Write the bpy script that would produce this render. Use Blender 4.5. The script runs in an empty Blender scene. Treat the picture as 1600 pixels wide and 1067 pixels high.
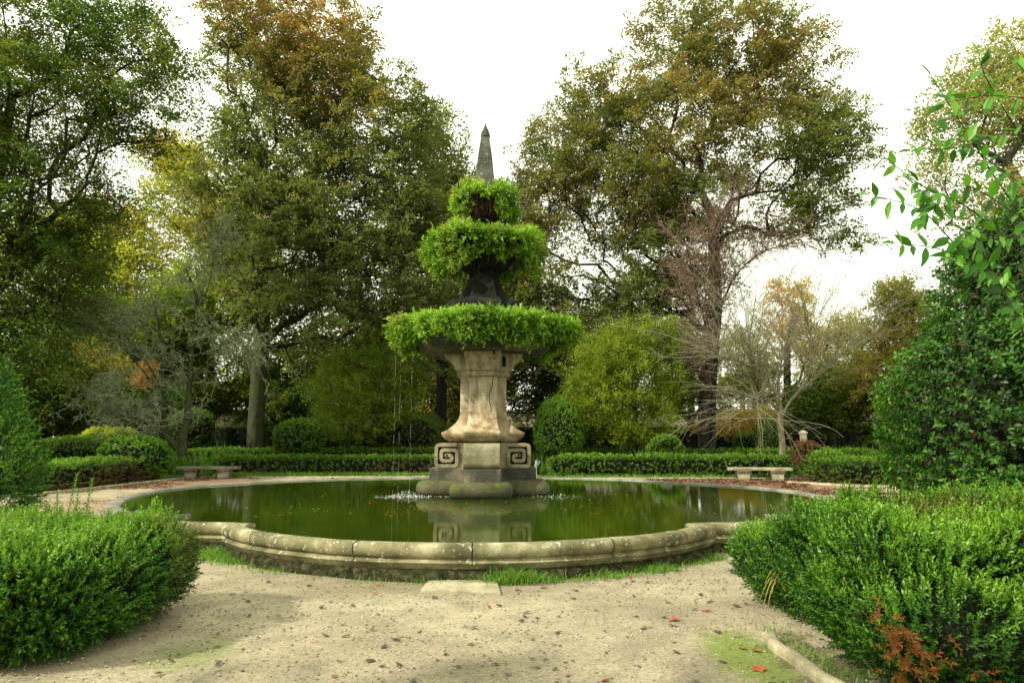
import bpy, bmesh, math, random
import numpy as np
from mathutils import Vector, Matrix
PI = math.pi
S = bpy.context.scene
C = S.collection
random.seed(7)
RNG = np.random.default_rng(11)

# ------------------------------------------------------------------ camera
FPX, HY, EYE = 1060.0, 686.0, 1.65
TH = math.atan((HY - 533.5) / FPX)
cam = bpy.data.cameras.new('camera'); cam.sensor_width = 36; cam.lens = FPX / 1600 * 36
cam.clip_start = 0.05; cam.clip_end = 3000
co = bpy.data.objects.new('camera', cam); C.objects.link(co)
co.location = (0, 0, EYE); co.rotation_euler = (PI / 2 + TH, 0, 0)
S.camera = co

def at(px, py, Y):
    a = (px - 800) / FPX; b = -(py - 533.5) / FPX
    y = math.cos(TH) - b * math.sin(TH); z = math.sin(TH) + b * math.cos(TH)
    t = Y / y
    return Vector((a * t, Y, EYE + z * t))
def ppm(Y):                       # photo pixels per metre at depth Y (near the horizon)
    return FPX / Y

# ------------------------------------------------------------------ world
W = bpy.data.worlds.new('World'); S.world = W; W.use_nodes = True
nt = W.node_tree; nt.nodes.clear()
SUN_EL = math.radians(38); SUN_AZ = math.atan2(-0.80, -0.42)      # the sun stands left of the camera and a little behind it
sky = nt.nodes.new('ShaderNodeTexSky'); sky.sky_type = 'NISHITA'; sky.sun_disc = False
sky.sun_elevation = SUN_EL; sky.sun_rotation = SUN_AZ
sky.air_density = 1.2; sky.dust_density = 4.0
tc = nt.nodes.new('ShaderNodeTexCoord')
nz = nt.nodes.new('ShaderNodeTexNoise'); nz.inputs['Scale'].default_value = 2.2; nz.inputs['Detail'].default_value = 5
mr = nt.nodes.new('ShaderNodeMapRange'); mr.inputs['From Min'].default_value = 0.3; mr.inputs['From Max'].default_value = 0.7
mr.inputs['To Min'].default_value = 0.86; mr.inputs['To Max'].default_value = 0.97
mx = nt.nodes.new('ShaderNodeMix'); mx.data_type = 'RGBA'; mx.inputs['B'].default_value = (11.5, 11.6, 9.2, 1)
bg = nt.nodes.new('ShaderNodeBackground'); bg.inputs['Strength'].default_value = 0.11
wo = nt.nodes.new('ShaderNodeOutputWorld')
L = nt.links.new
L(tc.outputs['Generated'], nz.inputs['Vector']); L(nz.outputs['Fac'], mr.inputs['Value'])
L(mr.outputs['Result'], mx.inputs['Factor']); L(sky.outputs['Color'], mx.inputs['A'])
L(mx.outputs['Result'], bg.inputs['Color']); L(bg.outputs['Background'], wo.inputs['Surface'])
sun = bpy.data.lights.new('sun', 'SUN'); sun.energy = 4.1; sun.angle = math.radians(1.0); sun.color = (1, .93, .78)
so = bpy.data.objects.new('sun', sun); C.objects.link(so)
sd = Vector((math.sin(SUN_AZ) * math.cos(SUN_EL), math.cos(SUN_AZ) * math.cos(SUN_EL), math.sin(SUN_EL)))
sd = Vector((-0.80, -0.42, 0)).normalized() * math.cos(SUN_EL) + Vector((0, 0, math.sin(SUN_EL)))
so.rotation_euler = sd.to_track_quat('Z', 'Y').to_euler(); so.location = (0, 0, 40)
sky.sun_rotation = math.atan2(sd.x, sd.y)
S.view_settings.view_transform = 'Standard'; S.view_settings.look = 'None'
S.view_settings.exposure = 0.48; S.view_settings.gamma = 1

# ------------------------------------------------------------------ materials
def new_mat(name):
    m = bpy.data.materials.new(name); m.use_nodes = True
    n = m.node_tree; n.nodes.clear()
    return m, n
def node(n, t, **kw):
    x = n.nodes.new(t)
    for k, v in kw.items():
        if k in x.inputs: x.inputs[k].default_value = v
        else: setattr(x, k, v)
    return x
def rgba(c): return (c[0], c[1], c[2], 1)
def ramp(n, fac, stops):
    r = n.nodes.new('ShaderNodeValToRGB'); e = r.color_ramp.elements
    e[0].position = stops[0][0]; e[0].color = rgba(stops[0][1]); e[1].position = stops[-1][0]; e[1].color = rgba(stops[-1][1])
    for p, c in stops[1:-1]:
        q = e.new(p); q.color = rgba(c)
    n.links.new(fac, r.inputs['Fac']); return r.outputs['Color']
def mixc(n, fac, a, b, blend='MIX'):
    m = n.nodes.new('ShaderNodeMix'); m.data_type = 'RGBA'; m.blend_type = blend
    for sock, v in (('Factor', fac), ('A', a), ('B', b)):
        if isinstance(v, bpy.types.NodeSocket): n.links.new(v, m.inputs[sock])
        elif isinstance(v, (int, float)): m.inputs[sock].default_value = v
        else: m.inputs[sock].default_value = rgba(v)
    return m.outputs['Result']
def math_(n, op, a, b=0.0, clamp=False):
    m = n.nodes.new('ShaderNodeMath'); m.operation = op; m.use_clamp = clamp
    for i, v in enumerate((a, b)):
        if isinstance(v, bpy.types.NodeSocket): n.links.new(v, m.inputs[i])
        else: m.inputs[i].default_value = v
    return m.outputs[0]
def maprange(n, v, a, b, c=0., d=1.):
    m = n.nodes.new('ShaderNodeMapRange')
    m.inputs['From Min'].default_value = a; m.inputs['From Max'].default_value = b
    m.inputs['To Min'].default_value = c; m.inputs['To Max'].default_value = d
    n.links.new(v, m.inputs['Value']); return m.outputs['Result']
def noise(n, vec, scale, detail=5, rough=.55, sc3=None):
    if sc3:
        mp = n.nodes.new('ShaderNodeMapping'); mp.inputs['Scale'].default_value = sc3
        n.links.new(vec, mp.inputs['Vector']); vec = mp.outputs['Vector']
    x = node(n, 'ShaderNodeTexNoise'); x.inputs['Scale'].default_value = scale
    x.inputs['Detail'].default_value = detail; x.inputs['Roughness'].default_value = rough
    n.links.new(vec, x.inputs['Vector']); return x.outputs['Fac']
def bump(n, h, strength, dist, prev=None):
    b = n.nodes.new('ShaderNodeBump'); b.inputs['Strength'].default_value = strength; b.inputs['Distance'].default_value = dist
    n.links.new(h, b.inputs['Height'])
    if prev: n.links.new(prev, b.inputs['Normal'])
    return b.outputs['Normal']
def finish(n, col, rough=.8, normal=None, spec=.3):
    p = n.nodes.new('ShaderNodeBsdfPrincipled')
    if isinstance(col, bpy.types.NodeSocket): n.links.new(col, p.inputs['Base Color'])
    else: p.inputs['Base Color'].default_value = rgba(col)
    if isinstance(rough, bpy.types.NodeSocket): n.links.new(rough, p.inputs['Roughness'])
    else: p.inputs['Roughness'].default_value = rough
    p.inputs['Specular IOR Level'].default_value = spec
    if normal: n.links.new(normal, p.inputs['Normal'])
    o = n.nodes.new('ShaderNodeOutputMaterial'); n.links.new(p.outputs[0], o.inputs['Surface'])
    return p

def leaf_mat(name, greens, autumn=None, trans=.35, rough=.45, spec=.35):
    """greens / autumn: lists of colours picked per leaf by the 'var' attribute; 'clump' blends to autumn colour."""
    m, n = new_mat(name)
    a = n.nodes.new('ShaderNodeAttribute'); a.attribute_name = 'var'
    st = [(i / (len(greens) - 1), c) for i, c in enumerate(greens)]
    col = ramp(n, a.outputs['Fac'], st)
    if autumn:
        b = n.nodes.new('ShaderNodeAttribute'); b.attribute_name = 'clump'
        st = [(i / (len(autumn) - 1), c) for i, c in enumerate(autumn)]
        col = mixc(n, b.outputs['Fac'], col, ramp(n, a.outputs['Fac'], st))
    p = n.nodes.new('ShaderNodeBsdfPrincipled'); n.links.new(col, p.inputs['Base Color'])
    p.inputs['Roughness'].default_value = rough; p.inputs['Specular IOR Level'].default_value = spec
    t = n.nodes.new('ShaderNodeBsdfTranslucent')
    n.links.new(mixc(n, 1.0, col, (1.25, 1.3, .55), 'MULTIPLY'), t.inputs['Color'])
    ms = n.nodes.new('ShaderNodeMixShader'); ms.inputs[0].default_value = trans
    o = n.nodes.new('ShaderNodeOutputMaterial')
    n.links.new(p.outputs[0], ms.inputs[1]); n.links.new(t.outputs[0], ms.inputs[2]); n.links.new(ms.outputs[0], o.inputs['Surface'])
    return m

def stone_mat(name, light, mid, dark, moss=(.05, .07, .015), moss_amt=.3, lichen=.3, scale=1.0, streak=.5, spots=.0):
    m, n = new_mat(name)
    g = n.nodes.new('ShaderNodeNewGeometry'); P = g.outputs['Position']
    big = noise(n, P, 1.7 * scale, 6, .6)
    col = ramp(n, big, [(.32, dark), (.5, mid), (.66, light)])
    st = noise(n, P, 3.0 * scale, 5, .6, (1.6, 1.6, .22))
    col = mixc(n, maprange(n, st, .47, .62, 0, streak), col, dark)
    st2 = noise(n, P, 4.0 * scale, 4, .6, (2.1, 2.1, .3))
    col = mixc(n, maprange(n, st2, .6, .7, 0, streak * .7), col, light)
    sep = n.nodes.new('ShaderNodeSeparateXYZ'); n.links.new(g.outputs['Normal'], sep.inputs[0])
    up = maprange(n, sep.outputs['Z'], -.2, .8, .25, 1)
    mn = noise(n, P, 4.5 * scale, 6, .65)
    mm = math_(n, 'MULTIPLY', maprange(n, mn, .42, .6), up)
    col = mixc(n, math_(n, 'MULTIPLY', mm, moss_amt), col, moss)
    ln = noise(n, P, 9 * scale, 3, .5)
    col = mixc(n, maprange(n, ln, .62, .66, 0, lichen), col, (.52, .52, .42))
    fine = noise(n, P, 60, 4, .7)
    col = mixc(n, .5, col, ramp(n, fine, [(.3, (.45, .45, .45)), (.7, (1.45, 1.45, 1.45))]), 'MULTIPLY')
    if spots:
        v = node(n, 'ShaderNodeTexVoronoi'); v.inputs['Scale'].default_value = 14; n.links.new(P, v.inputs['Vector'])
        col = mixc(n, maprange(n, v.outputs['Distance'], .12, .2, spots, 0), col, (.55, .53, .42))
    nn = bump(n, fine, .5, .01); nn = bump(n, noise(n, P, 9, 6, .6), .5, .03, nn)
    finish(n, col, .88, nn, .2)
    return m

def bark_mat(name, a, b, moss=.0, mosscol=(.06, .09, .02), sc=8):
    m, n = new_mat(name)
    g = n.nodes.new('ShaderNodeNewGeometry'); P = g.outputs['Position']
    x = noise(n, P, sc, 6, .65, (1, 1, .25)); col = ramp(n, x, [(.35, a), (.65, b)])
    if moss:
        col = mixc(n, maprange(n, noise(n, P, 2.2, 5, .6), .45, .6, 0, moss), col, mosscol)
    finish(n, col, .9, bump(n, x, .8, .04), .15)
    return m

# ------------------------------------------------------------------ object helpers
def tag(o, label=None, cat=None, group=None, kind=None):
    if label: o['label'] = label
    if cat: o['category'] = cat
    if group: o['group'] = group
    if kind: o['kind'] = kind
    return o
def thing(name, label, cat, loc=(0, 0, 0), group=None, rz=0):
    o = bpy.data.objects.new(name, None); C.objects.link(o); o.location = loc; o.rotation_euler = (0, 0, rz)
    o.empty_display_size = .2
    return tag(o, label, cat, group)
def np_mesh(name, V, F, mat, parent=None, attrs=None, smooth=False):
    V = np.asarray(V, np.float32); F = np.asarray(F, np.int32); k = F.shape[1]
    me = bpy.data.meshes.new(name)
    me.vertices.add(len(V)); me.vertices.foreach_set('co', V.ravel())
    me.loops.add(F.size); me.loops.foreach_set('vertex_index', F.ravel())
    me.polygons.add(len(F)); me.polygons.foreach_set('loop_start', np.arange(0, F.size, k, dtype=np.int32))
    try: me.polygons.foreach_set('loop_total', np.full(len(F), k, np.int32))
    except Exception: pass
    if smooth: me.polygons.foreach_set('use_smooth', np.ones(len(F), bool))
    for a, v in (attrs or {}).items():
        at_ = me.attributes.new(a, 'FLOAT', 'FACE'); at_.data.foreach_set('value', np.asarray(v, np.float32))
    me.update(calc_edges=True); me.validate()
    me.materials.append(mat)
    o = bpy.data.objects.new(name, me); C.objects.link(o)
    if parent:
        o.parent = parent
        o.matrix_parent_inverse = Matrix.Identity(4)
        loc = Vector(parent.location); 
        # geometry is written in world space: bring it into the parent's space
        R = Matrix.Rotation(-parent.rotation_euler.z, 4, 'Z') @ Matrix.Translation(-world_loc(parent))
        me.transform(R)
    return o
def world_loc(o):
    l = Vector(o.location)
    while o.parent: o = o.parent; l = l + Vector(o.location)
    return l
def bm_obj(name, bm, mat, parent=None, smooth=True, bevel=0, angle=40):
    bmesh.ops.recalc_face_normals(bm, faces=bm.faces[:])
    me = bpy.data.meshes.new(name); bm.to_mesh(me); bm.free()
    if bevel: pass
    me.materials.append(mat)
    if smooth:
        me.polygons.foreach_set('use_smooth', np.ones(len(me.polygons), bool))
        me.set_sharp_from_angle(angle=math.radians(angle))
    o = bpy.data.objects.new(name, me); C.objects.link(o)
    if parent:
        o.parent = parent
        me.transform(Matrix.Rotation(-parent.rotation_euler.z, 4, 'Z') @ Matrix.Translation(-world_loc(parent)))
    if bevel:
        b = o.modifiers.new('bevel', 'BEVEL'); b.width = bevel; b.segments = 2; b.limit_method = 'ANGLE'; b.angle_limit = math.radians(35)
    return o
def bx(bm, x0, x1, y0, y1, z0, z1):
    v = [bm.verts.new((x, y, z)) for z in (z0, z1) for x, y in ((x0, y0), (x1, y0), (x1, y1), (x0, y1))]
    for f in ((0, 3, 2, 1), (4, 5, 6, 7), (0, 1, 5, 4), (1, 2, 6, 5), (2, 3, 7, 6), (3, 0, 4, 7)): bm.faces.new([v[i] for i in f])
    return v
def loft(bm, rings, cap=True, closed=True):
    R = [[bm.verts.new(p) for p in r] for r in rings]; n = len(R[0])
    for a, b in zip(R, R[1:]):
        for i in range(n if closed else n - 1):
            j = (i + 1) % n
            bm.faces.new((a[i], a[j], b[j], b[i]))
    if cap:
        bm.faces.new(R[0][::-1]); bm.faces.new(R[-1])
    return R
def snoise(P, freq, seed):
    r = np.random.default_rng(seed); P = np.asarray(P); out = np.zeros(len(P)); amp = 1; tot = 0
    for o in range(3):
        for _ in range(4):
            d = r.normal(size=3); d /= np.linalg.norm(d)
            out += amp * np.sin(P @ (d * freq * 2 ** o * (.7 + .6 * r.random())) + r.random() * 6.28)
        tot += amp * 4 * .5; amp *= .55
    return out / tot
def unit(A): return A / np.maximum(np.linalg.norm(A, axis=-1, keepdims=True), 1e-9)

def leaves(P, D, N, ln, wd, fold=.25, mid=.45):
    """one folded rhombic leaf per row: base P, direction D, normal N"""
    D = unit(D); Sx = unit(np.cross(D, N)); Nn = np.cross(Sx, D)
    ln = np.asarray(ln).reshape(-1, 1) * np.ones((len(P), 1)); wd = np.asarray(wd).reshape(-1, 1) * np.ones((len(P), 1))
    b = P; t = P + D * ln - Nn * ln * .12; m = P + D * ln * mid
    l = m + Sx * wd * .5 + Nn * wd * fold; r = m - Sx * wd * .5 + Nn * wd * fold
    V = np.stack([b, l, t, r], 1).reshape(-1, 3); F = np.arange(len(P) * 4).reshape(-1, 4)
    return V, F
def big_leaves(P, D, N, ln, wd, curl=.15):
    """ovate pointed leaf of 6 faces: for leaves seen close up"""
    D = unit(D); Sx = unit(np.cross(D, N)); Nn = np.cross(Sx, D)
    ln = np.asarray(ln).reshape(-1, 1) * np.ones((len(P), 1)); wd = np.asarray(wd).reshape(-1, 1) * np.ones((len(P), 1))
    prof = [(0, 0), (.2, .36), (.45, .5), (.72, .3), (1, 0)]
    mids = [P + D * ln * t - Nn * ln * curl * t * t for t, w in prof]
    lf = [mids[i] + Sx * wd * prof[i][1] + Nn * wd * .12 for i in (1, 2, 3)]
    rt = [mids[i] - Sx * wd * prof[i][1] + Nn * wd * .12 for i in (1, 2, 3)]
    V = np.stack(mids + lf + rt, 1).reshape(-1, 3); n = len(P); o = (np.arange(n) * 11)[:, None]
    q = [(0, 1, 1, 5), ]
    F = []
    for quad in ((0, 1, 5, 5), (1, 2, 6, 5), (2, 3, 7, 6), (3, 4, 7, 7), (0, 8, 8, 1), (1, 8, 9, 2), (2, 9, 10, 3), (3, 10, 10, 4)):
        F.append(quad)
    tris = []
    for quad in F:
        qq = []
        for v in quad:
            if v not in qq: qq.append(v)
        if len(qq) == 3: tris.append(qq)
        else: tris.append([qq[0], qq[1], qq[2]]); tris.append([qq[0], qq[2], qq[3]])
    T = np.array(tris)
    return V, (o[:, :, None] + T[None]).reshape(-1, 3), len(T)

def sprigs(P, D, nl, slen, ll, lw, ang=.9, rng=RNG, spread=.25, var0=None):
    """shoots at P pointing along D, nl leaves spiralling up each; returns V, F, var"""
    n = len(P); D = unit(D + rng.normal(size=D.shape) * spread)
    ref = unit(rng.normal(size=(n, 3))); A = unit(np.cross(D, ref)); B = np.cross(D, A)
    sl = slen * (0.6 + .8 * rng.random(n))
    Ps, Ds, Ns, vs = [], [], [], []
    base = (rng.random(n) * .5 if var0 is None else var0)
    for k in range(nl):
        t = (k + .5) / nl; az = k * 2.4 + rng.random(n) * .8
        rad = A * np.cos(az)[:, None] + B * np.sin(az)[:, None]
        a = ang * (1.15 - .6 * t)
        d = D * math.cos(a) + rad * math.sin(a)
        Ps.append(P + D * (sl * t)[:, None]); Ds.append(d + rng.normal(size=d.shape) * .15)
        Ns.append(D * math.sin(a) - rad * math.cos(a) + rng.normal(size=d.shape) * .3)
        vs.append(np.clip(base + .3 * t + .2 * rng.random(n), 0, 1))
    P = np.concatenate(Ps); D2 = np.concatenate(Ds); N = np.concatenate(Ns); v = np.concatenate(vs)
    s = .7 + .6 * rng.random(len(P))
    V, F = leaves(P, D2, N, ll * s, lw * s)
    return V, F, v

def tubes(A, B, ra, rb, sides=4):
    """separate frusta for many segments"""
    A = np.asarray(A, float); B = np.asarray(B, float); ra = np.asarray(ra, float); rb = np.asarray(rb, float)
    D = unit(B - A); ref = np.where(np.abs(D[:, 2:3]) > .9, np.array([[1., 0, 0]]), np.array([[0, 0, 1.]]))
    U = unit(np.cross(D, ref)); Wv = np.cross(D, U); n = len(A)
    V = np.zeros((n, 2 * sides, 3))
    for i in range(sides):
        a = 2 * PI * i / sides; o = U * math.cos(a) + Wv * math.sin(a)
        V[:, i] = A + o * ra[:, None]; V[:, sides + i] = B + o * rb[:, None]
    F = []
    for i in range(sides):
        j = (i + 1) % sides; F.append((i, j, sides + j, sides + i))
    F = (np.arange(n) * 2 * sides)[:, None, None] + np.array(F)[None]
    return V.reshape(-1, 3), F.reshape(-1, 4)
def join(parts):
    Vs, Fs, o = [], [], 0
    for V, F in parts: Vs.append(V); Fs.append(F + o); o += len(V)
    return np.concatenate(Vs), np.concatenate(Fs)
def branch_mesh(name, A, B, ra, rb, mat, parent):
    A, B, ra, rb = map(np.asarray, (A, B, ra, rb)); parts = []
    for lo, hi, s in ((.12, 99, 12), (.035, .12, 6), (0, .035, 3)):
        k = (ra >= lo) & (ra < hi)
        if k.any(): parts.append(tubes(A[k], B[k], ra[k], rb[k], s))
    V, F = join(parts)
    return np_mesh(name, V, F, mat, parent, smooth=True)

# ------------------------------------------------------------------ superquadric foliage (hedges, balls, cones)
def sq_points(n, size, p, rng, cone=0.0, zmin=-1.0):
    a, b, c = size; ar = np.array([b * c, a * c, a * b]); ar = ar / ar.sum()
    ax = rng.choice(3, n, p=ar); U = rng.uniform(-1, 1, (n, 3)); s = rng.choice([-1, 1], n)
    U[np.arange(n), ax] = s
    q = U / (np.sum(np.abs(U) ** p, 1) ** (1 / p))[:, None]
    N = np.sign(q) * np.abs(q) ** (p - 1) / np.array(size)
    if cone:
        k = 1 - cone * (q[:, 2] + 1) / 2; q[:, :2] *= k[:, None]; N[:, 2] += cone * .5 * np.linalg.norm(N[:, :2], axis=1)
    keep = q[:, 2] > zmin
    return q[keep] * np.array(size), unit(N[keep])
def core_mesh(center, size, p, rz, mat, parent, name, shrink, cone=0):  # solid shell for the twig mass, added to block light through the foliage
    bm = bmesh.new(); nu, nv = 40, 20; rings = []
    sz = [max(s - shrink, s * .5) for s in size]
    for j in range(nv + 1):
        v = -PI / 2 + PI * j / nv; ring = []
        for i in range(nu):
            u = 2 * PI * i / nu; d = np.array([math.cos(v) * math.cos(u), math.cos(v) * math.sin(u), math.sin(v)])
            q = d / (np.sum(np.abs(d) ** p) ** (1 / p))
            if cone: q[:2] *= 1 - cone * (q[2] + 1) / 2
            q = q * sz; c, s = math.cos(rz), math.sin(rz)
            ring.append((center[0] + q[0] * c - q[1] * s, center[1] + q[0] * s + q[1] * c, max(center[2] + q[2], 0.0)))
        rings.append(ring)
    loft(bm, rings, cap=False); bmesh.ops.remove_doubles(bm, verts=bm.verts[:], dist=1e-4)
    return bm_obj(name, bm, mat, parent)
def shrub(name, label, cat, center, size, p, mat, core, nsp, nl, slen, ll, lw, rz=0, bumpy=.05, group=None,
          cone=0, up=.5, seed=1, parent=None, bfreq=3.0, zlow=-.98, clumpf=None, ang=.9, top_light=.25):
    rng = np.random.default_rng(seed)
    P, N = sq_points(nsp, size, p, rng, cone, zlow)
    c, s = math.cos(rz), math.sin(rz); R = np.array([[c, -s, 0], [s, c, 0], [0, 0, 1]])
    P = P @ R.T + np.array(center); N = N @ R.T
    bn = snoise(P, bfreq, seed + 5)
    P = P + N * (bn * bumpy - slen * .7)[:, None] - N * (rng.random(len(P)) ** 2 * slen * 1.2)[:, None]
    k = P[:, 2] > .02; P, N, bn = P[k], N[k], bn[k]
    D = N + np.array([0, 0, up])
    pat = snoise(P, bfreq * .6, seed + 9)
    v0 = np.clip(.32 + .22 * pat + top_light * np.clip(N[:, 2], 0, 1) + .16 * rng.normal(size=len(P)), 0, .85)  # leaves facing up are lighter: top light put into the leaf colour
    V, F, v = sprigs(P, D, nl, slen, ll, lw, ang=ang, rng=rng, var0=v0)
    t = parent or thing(name, label, cat, (center[0], center[1], 0), group)
    cl = np.clip(snoise(V[::4], bfreq * .5, seed + 21) * 1.5 - .6, 0, 1) if clumpf is None else clumpf(V[::4], rng)
    np_mesh('foliage', V, F, mat, t, {'var': v, 'clump': cl})
    if core: core_mesh(center, size, p, rz, core, t, 'dark_inner_core', slen * 1.3 + bumpy * .6, cone)
    return t

# ------------------------------------------------------------------ tree skeletons
def skeleton(trunk, targets, bf=.35, jit=.06, step=1.2, rng=RNG):
    """trunk: list of points; targets joined greedily to the nearest node (distance + bf * path length)"""
    pos = [np.array(p, float) for p in trunk]; par = [-1] + list(range(len(trunk) - 1))
    path = [0.0]
    for i in range(1, len(pos)): path.append(path[-1] + np.linalg.norm(pos[i] - pos[i - 1]))
    nT = len(targets); M = len(pos) + nT * 8
    X = np.zeros((M, 3)); X[:len(pos)] = pos; PL = np.full(M, 1e9); PL[:len(pos)] = path
    PR = np.full(M, -1, int); PR[:len(pos)] = par; cnt = len(pos)
    first = max(1, int(len(trunk) * .43)); usable = np.zeros(M, bool); usable[first:cnt] = True
    ends = []
    order = np.argsort(np.linalg.norm(targets - X[first], axis=1))
    for i in order:
        t = targets[i]; d = t - X[:cnt]; dist = np.linalg.norm(d, axis=1)
        cost = dist * (1 + .5 * np.clip(-d[:, 2] / np.maximum(dist, .01), 0, 1)) + bf * PL[:cnt]
        cost[~usable[:cnt]] = 1e9
        j = int(np.argmin(cost)); L_ = dist[j]; k = max(1, int(round(L_ / step))); k = min(k, 7); prev = j
        a = X[j].copy(); up = np.array([0, 0, 1.0])
        for q in range(1, k + 1):
            f = q / k; pnt = a + (t - a) * f + rng.normal(size=3) * jit * step * (q < k) + up * math.sin(f * PI) * L_ * -.06
            X[cnt] = pnt; PR[cnt] = prev; PL[cnt] = PL[prev] + np.linalg.norm(pnt - X[prev]); usable[cnt] = True; prev = cnt; cnt += 1
        ends.append(prev)
    return X[:cnt], PR[:cnt], np.array(ends)
def radii(PR, n, rtip, rbase, expo=None):
    c = np.zeros(n); ch = np.zeros(n, int)
    for i in range(n - 1, 0, -1):
        if ch[i] == 0: c[i] = 1
        c[PR[i]] += c[i]; ch[PR[i]] += 1
    c[0] = max(c[0], c[1] if n > 1 else 1)
    e = math.log(rbase / rtip) / math.log(max(c[0], 2))
    return rtip * c ** e
def env_points(ells, Y, n, rng, gap=.0, gfreq=.35, seed=3, shell=.5, dratio=1.0):
    """sample crown points inside ellipsoids given as (px, py, rx, ry[, dy]) of the photo at real depth Y"""
    E = []
    for e in ells:
        c = at(e[0], e[1], Y + (e[4] if len(e) > 4 else 0)); s = c.y / FPX
        E.append((np.array(c), np.array([e[2] * s, e[2] * s * dratio, e[3] * s])))
    vol = np.array([np.prod(r) ** .8 for _, r in E]); vol /= vol.sum(); out = []
    while len(out) < n:
        i = rng.choice(len(E), p=vol); c, r = E[i]
        d = rng.normal(size=3); d /= np.linalg.norm(d)
        q = rng.random() ** (1 / 3.) if rng.random() > shell else .72 + .42 * rng.random() ** 1.8
        p = c + d * r * q
        if p[2] < 1: continue
        out.append(p)
    P = np.array(out)
    if gap:
        g = snoise(P * np.array([1, 1, 1.6]), gfreq, seed)
        g2 = snoise(P * np.array([1, 1, 1.8]), gfreq * 2.3, seed + 40)
        P = P[((g > -1 + gap) & (g2 > -.9 + gap)) | (rng.random(len(P)) < .12)]
    return P
def tree(name, label, trunk, ells, Y, ntar, mat, bark, rbase, spray, leaf, nsp=3, nleaf=16, seed=1, gap=.35, group=None,
         clumpf=None, flat=.5, bf=.3, shell=.5, droop=0.0, rtip=.012, gfreq=.35, dratio=1.0, cat='tree', step=1.2, lw=.62):
    rng = np.random.default_rng(seed)
    T = env_points(ells, Y, ntar, rng, gap, gfreq, seed, shell, dratio)
    X, PR, ends = skeleton(trunk, T, bf, .12, step, rng)
    r = radii(PR, len(X), rtip, rbase)
    t = thing(name, label, cat, (trunk[0][0], trunk[0][1], 0), group)
    idx = np.arange(1, len(X)); par = PR[idx]
    rr = np.minimum(r[par], r[idx] * 1.35)
    nT = len(trunk); tr = idx < nT; rr[tr] = r[par][tr]
    branch_mesh('trunk', X[par][tr], X[idx][tr], rr[tr], r[idx][tr], bark, t)
    branch_mesh('branch', X[par][~tr], X[idx][~tr], rr[~tr], r[idx][~tr], bark, t)
    # leaf sprays: around end nodes and around thin intermediate nodes
    thin = np.where((r < rtip * 4.5) & (np.arange(len(X)) >= nT))[0]
    src = np.concatenate([np.repeat(ends, nsp), rng.choice(thin, max(1, int(len(ends) * nsp * .5)))])
    n = len(src); dirp = X[src] - X[PR[src]]; dirp = unit(dirp)
    D = unit(dirp * .9 + rng.normal(size=(n, 3)) * np.array([.9, .9, .5]) + np.array([0, 0, .3 - droop]))
    O = X[src] + rng.normal(size=(n, 3)) * spray * .25
    # spray plane normal: tilted up
    N = unit(rng.normal(size=(n, 3)) * (1 - flat) * .8 + np.array([0, 0, 1.0]) * flat + .001)
    Sd = unit(np.cross(D, N)); ps, ds, ns, vs = [], [], [], []
    v0 = rng.random(n)
    for k in range(nleaf):
        tt = (k + rng.random(n)) / nleaf; side = 1 if k % 2 else -1
        p = O + D * (spray * tt)[:, None] + Sd * (side * spray * .32 * (1 - .6 * tt) * rng.random(n))[:, None]
        p = p + N * (rng.normal(size=n) * spray * .05)[:, None] - np.array([0, 0, 1]) * (spray * .35 * tt ** 2 * (flat > .2))[:, None]
        ps.append(p); ds.append(D * .7 + Sd * side * .8 + rng.normal(size=(n, 3)) * .35); ns.append(N + rng.normal(size=(n, 3)) * .45)
        vs.append(np.clip(v0 * .55 + .45 * rng.random(n), 0, 1))
    P = np.concatenate(ps); s = .65 + .7 * rng.random(len(P))
    V, F = leaves(P, np.concatenate(ds), np.concatenate(ns), leaf * s, leaf * lw * s)
    c = V[::4]
    cl = np.clip(snoise(c, .55, seed + 4) * 1.2 + .1, 0, 1) if clumpf is None else clumpf(c, rng)
    np_mesh('crown', V, F, mat, t, {'var': np.concatenate(vs), 'clump': cl})
    return t

# ------------------------------------------------------------------ material instances
M = {}
M['box'] = leaf_mat('box_leaves', [(.006, .020, .003), (.012, .046, .004), (.027, .10, .007), (.066, .19, .011), (.19, .37, .03)], [(.03, .06, .008), (.08, .10, .015), (.15, .15, .03)], .3, .42, .35)
M['box_far'] = leaf_mat('far_box_leaves', [(.012, .034, .005), (.035, .095, .01), (.085, .19, .015), (.17, .31, .03)], [(.05, .05, .015), (.11, .09, .03), (.16, .10, .05)], .35, .55, .25)
M['core'] = bark_mat('hedge_inner', (.004, .006, .002), (.012, .014, .006))  # near-black: the shade inside the foliage sits in this colour
M['laurel'] = leaf_mat('glossy_dark_leaves', [(.012, .038, .004), (.022, .07, .006), (.042, .13, .01), (.08, .22, .015), (.15, .33, .03)], [(.05, .02, .008), (.09, .035, .015), (.03, .07, .01)], .3, .45, .3)
M['bright'] = leaf_mat('bright_plant_leaves', [(.03, .08, .006), (.09, .205, .012), (.19, .36, .025), (.34, .53, .07)], [(.10, .12, .02), (.2, .2, .04), (.32, .30, .09)], .4, .5, .3)
M['sprig'] = leaf_mat('backlit_green_leaves', [(.025, .10, .008), (.06, .20, .015), (.11, .32, .03), (.2, .42, .06)], None, .5, .4, .4)
M['beech'] = leaf_mat('beech_leaves', [(.07, .098, .034), (.12, .155, .052), (.185, .22, .075), (.28, .30, .115)], [(.22, .185, .065), (.31, .21, .08), (.42, .20, .085), (.38, .30, .12)], .55, .6, .2)
M['dark_tree'] = leaf_mat('dark_tree_leaves', [(.03, .062, .014), (.055, .11, .02), (.095, .165, .03), (.17, .25, .05)], [(.16, .18, .035), (.28, .26, .05), (.36, .25, .06)], .5, .55, .25)
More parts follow.
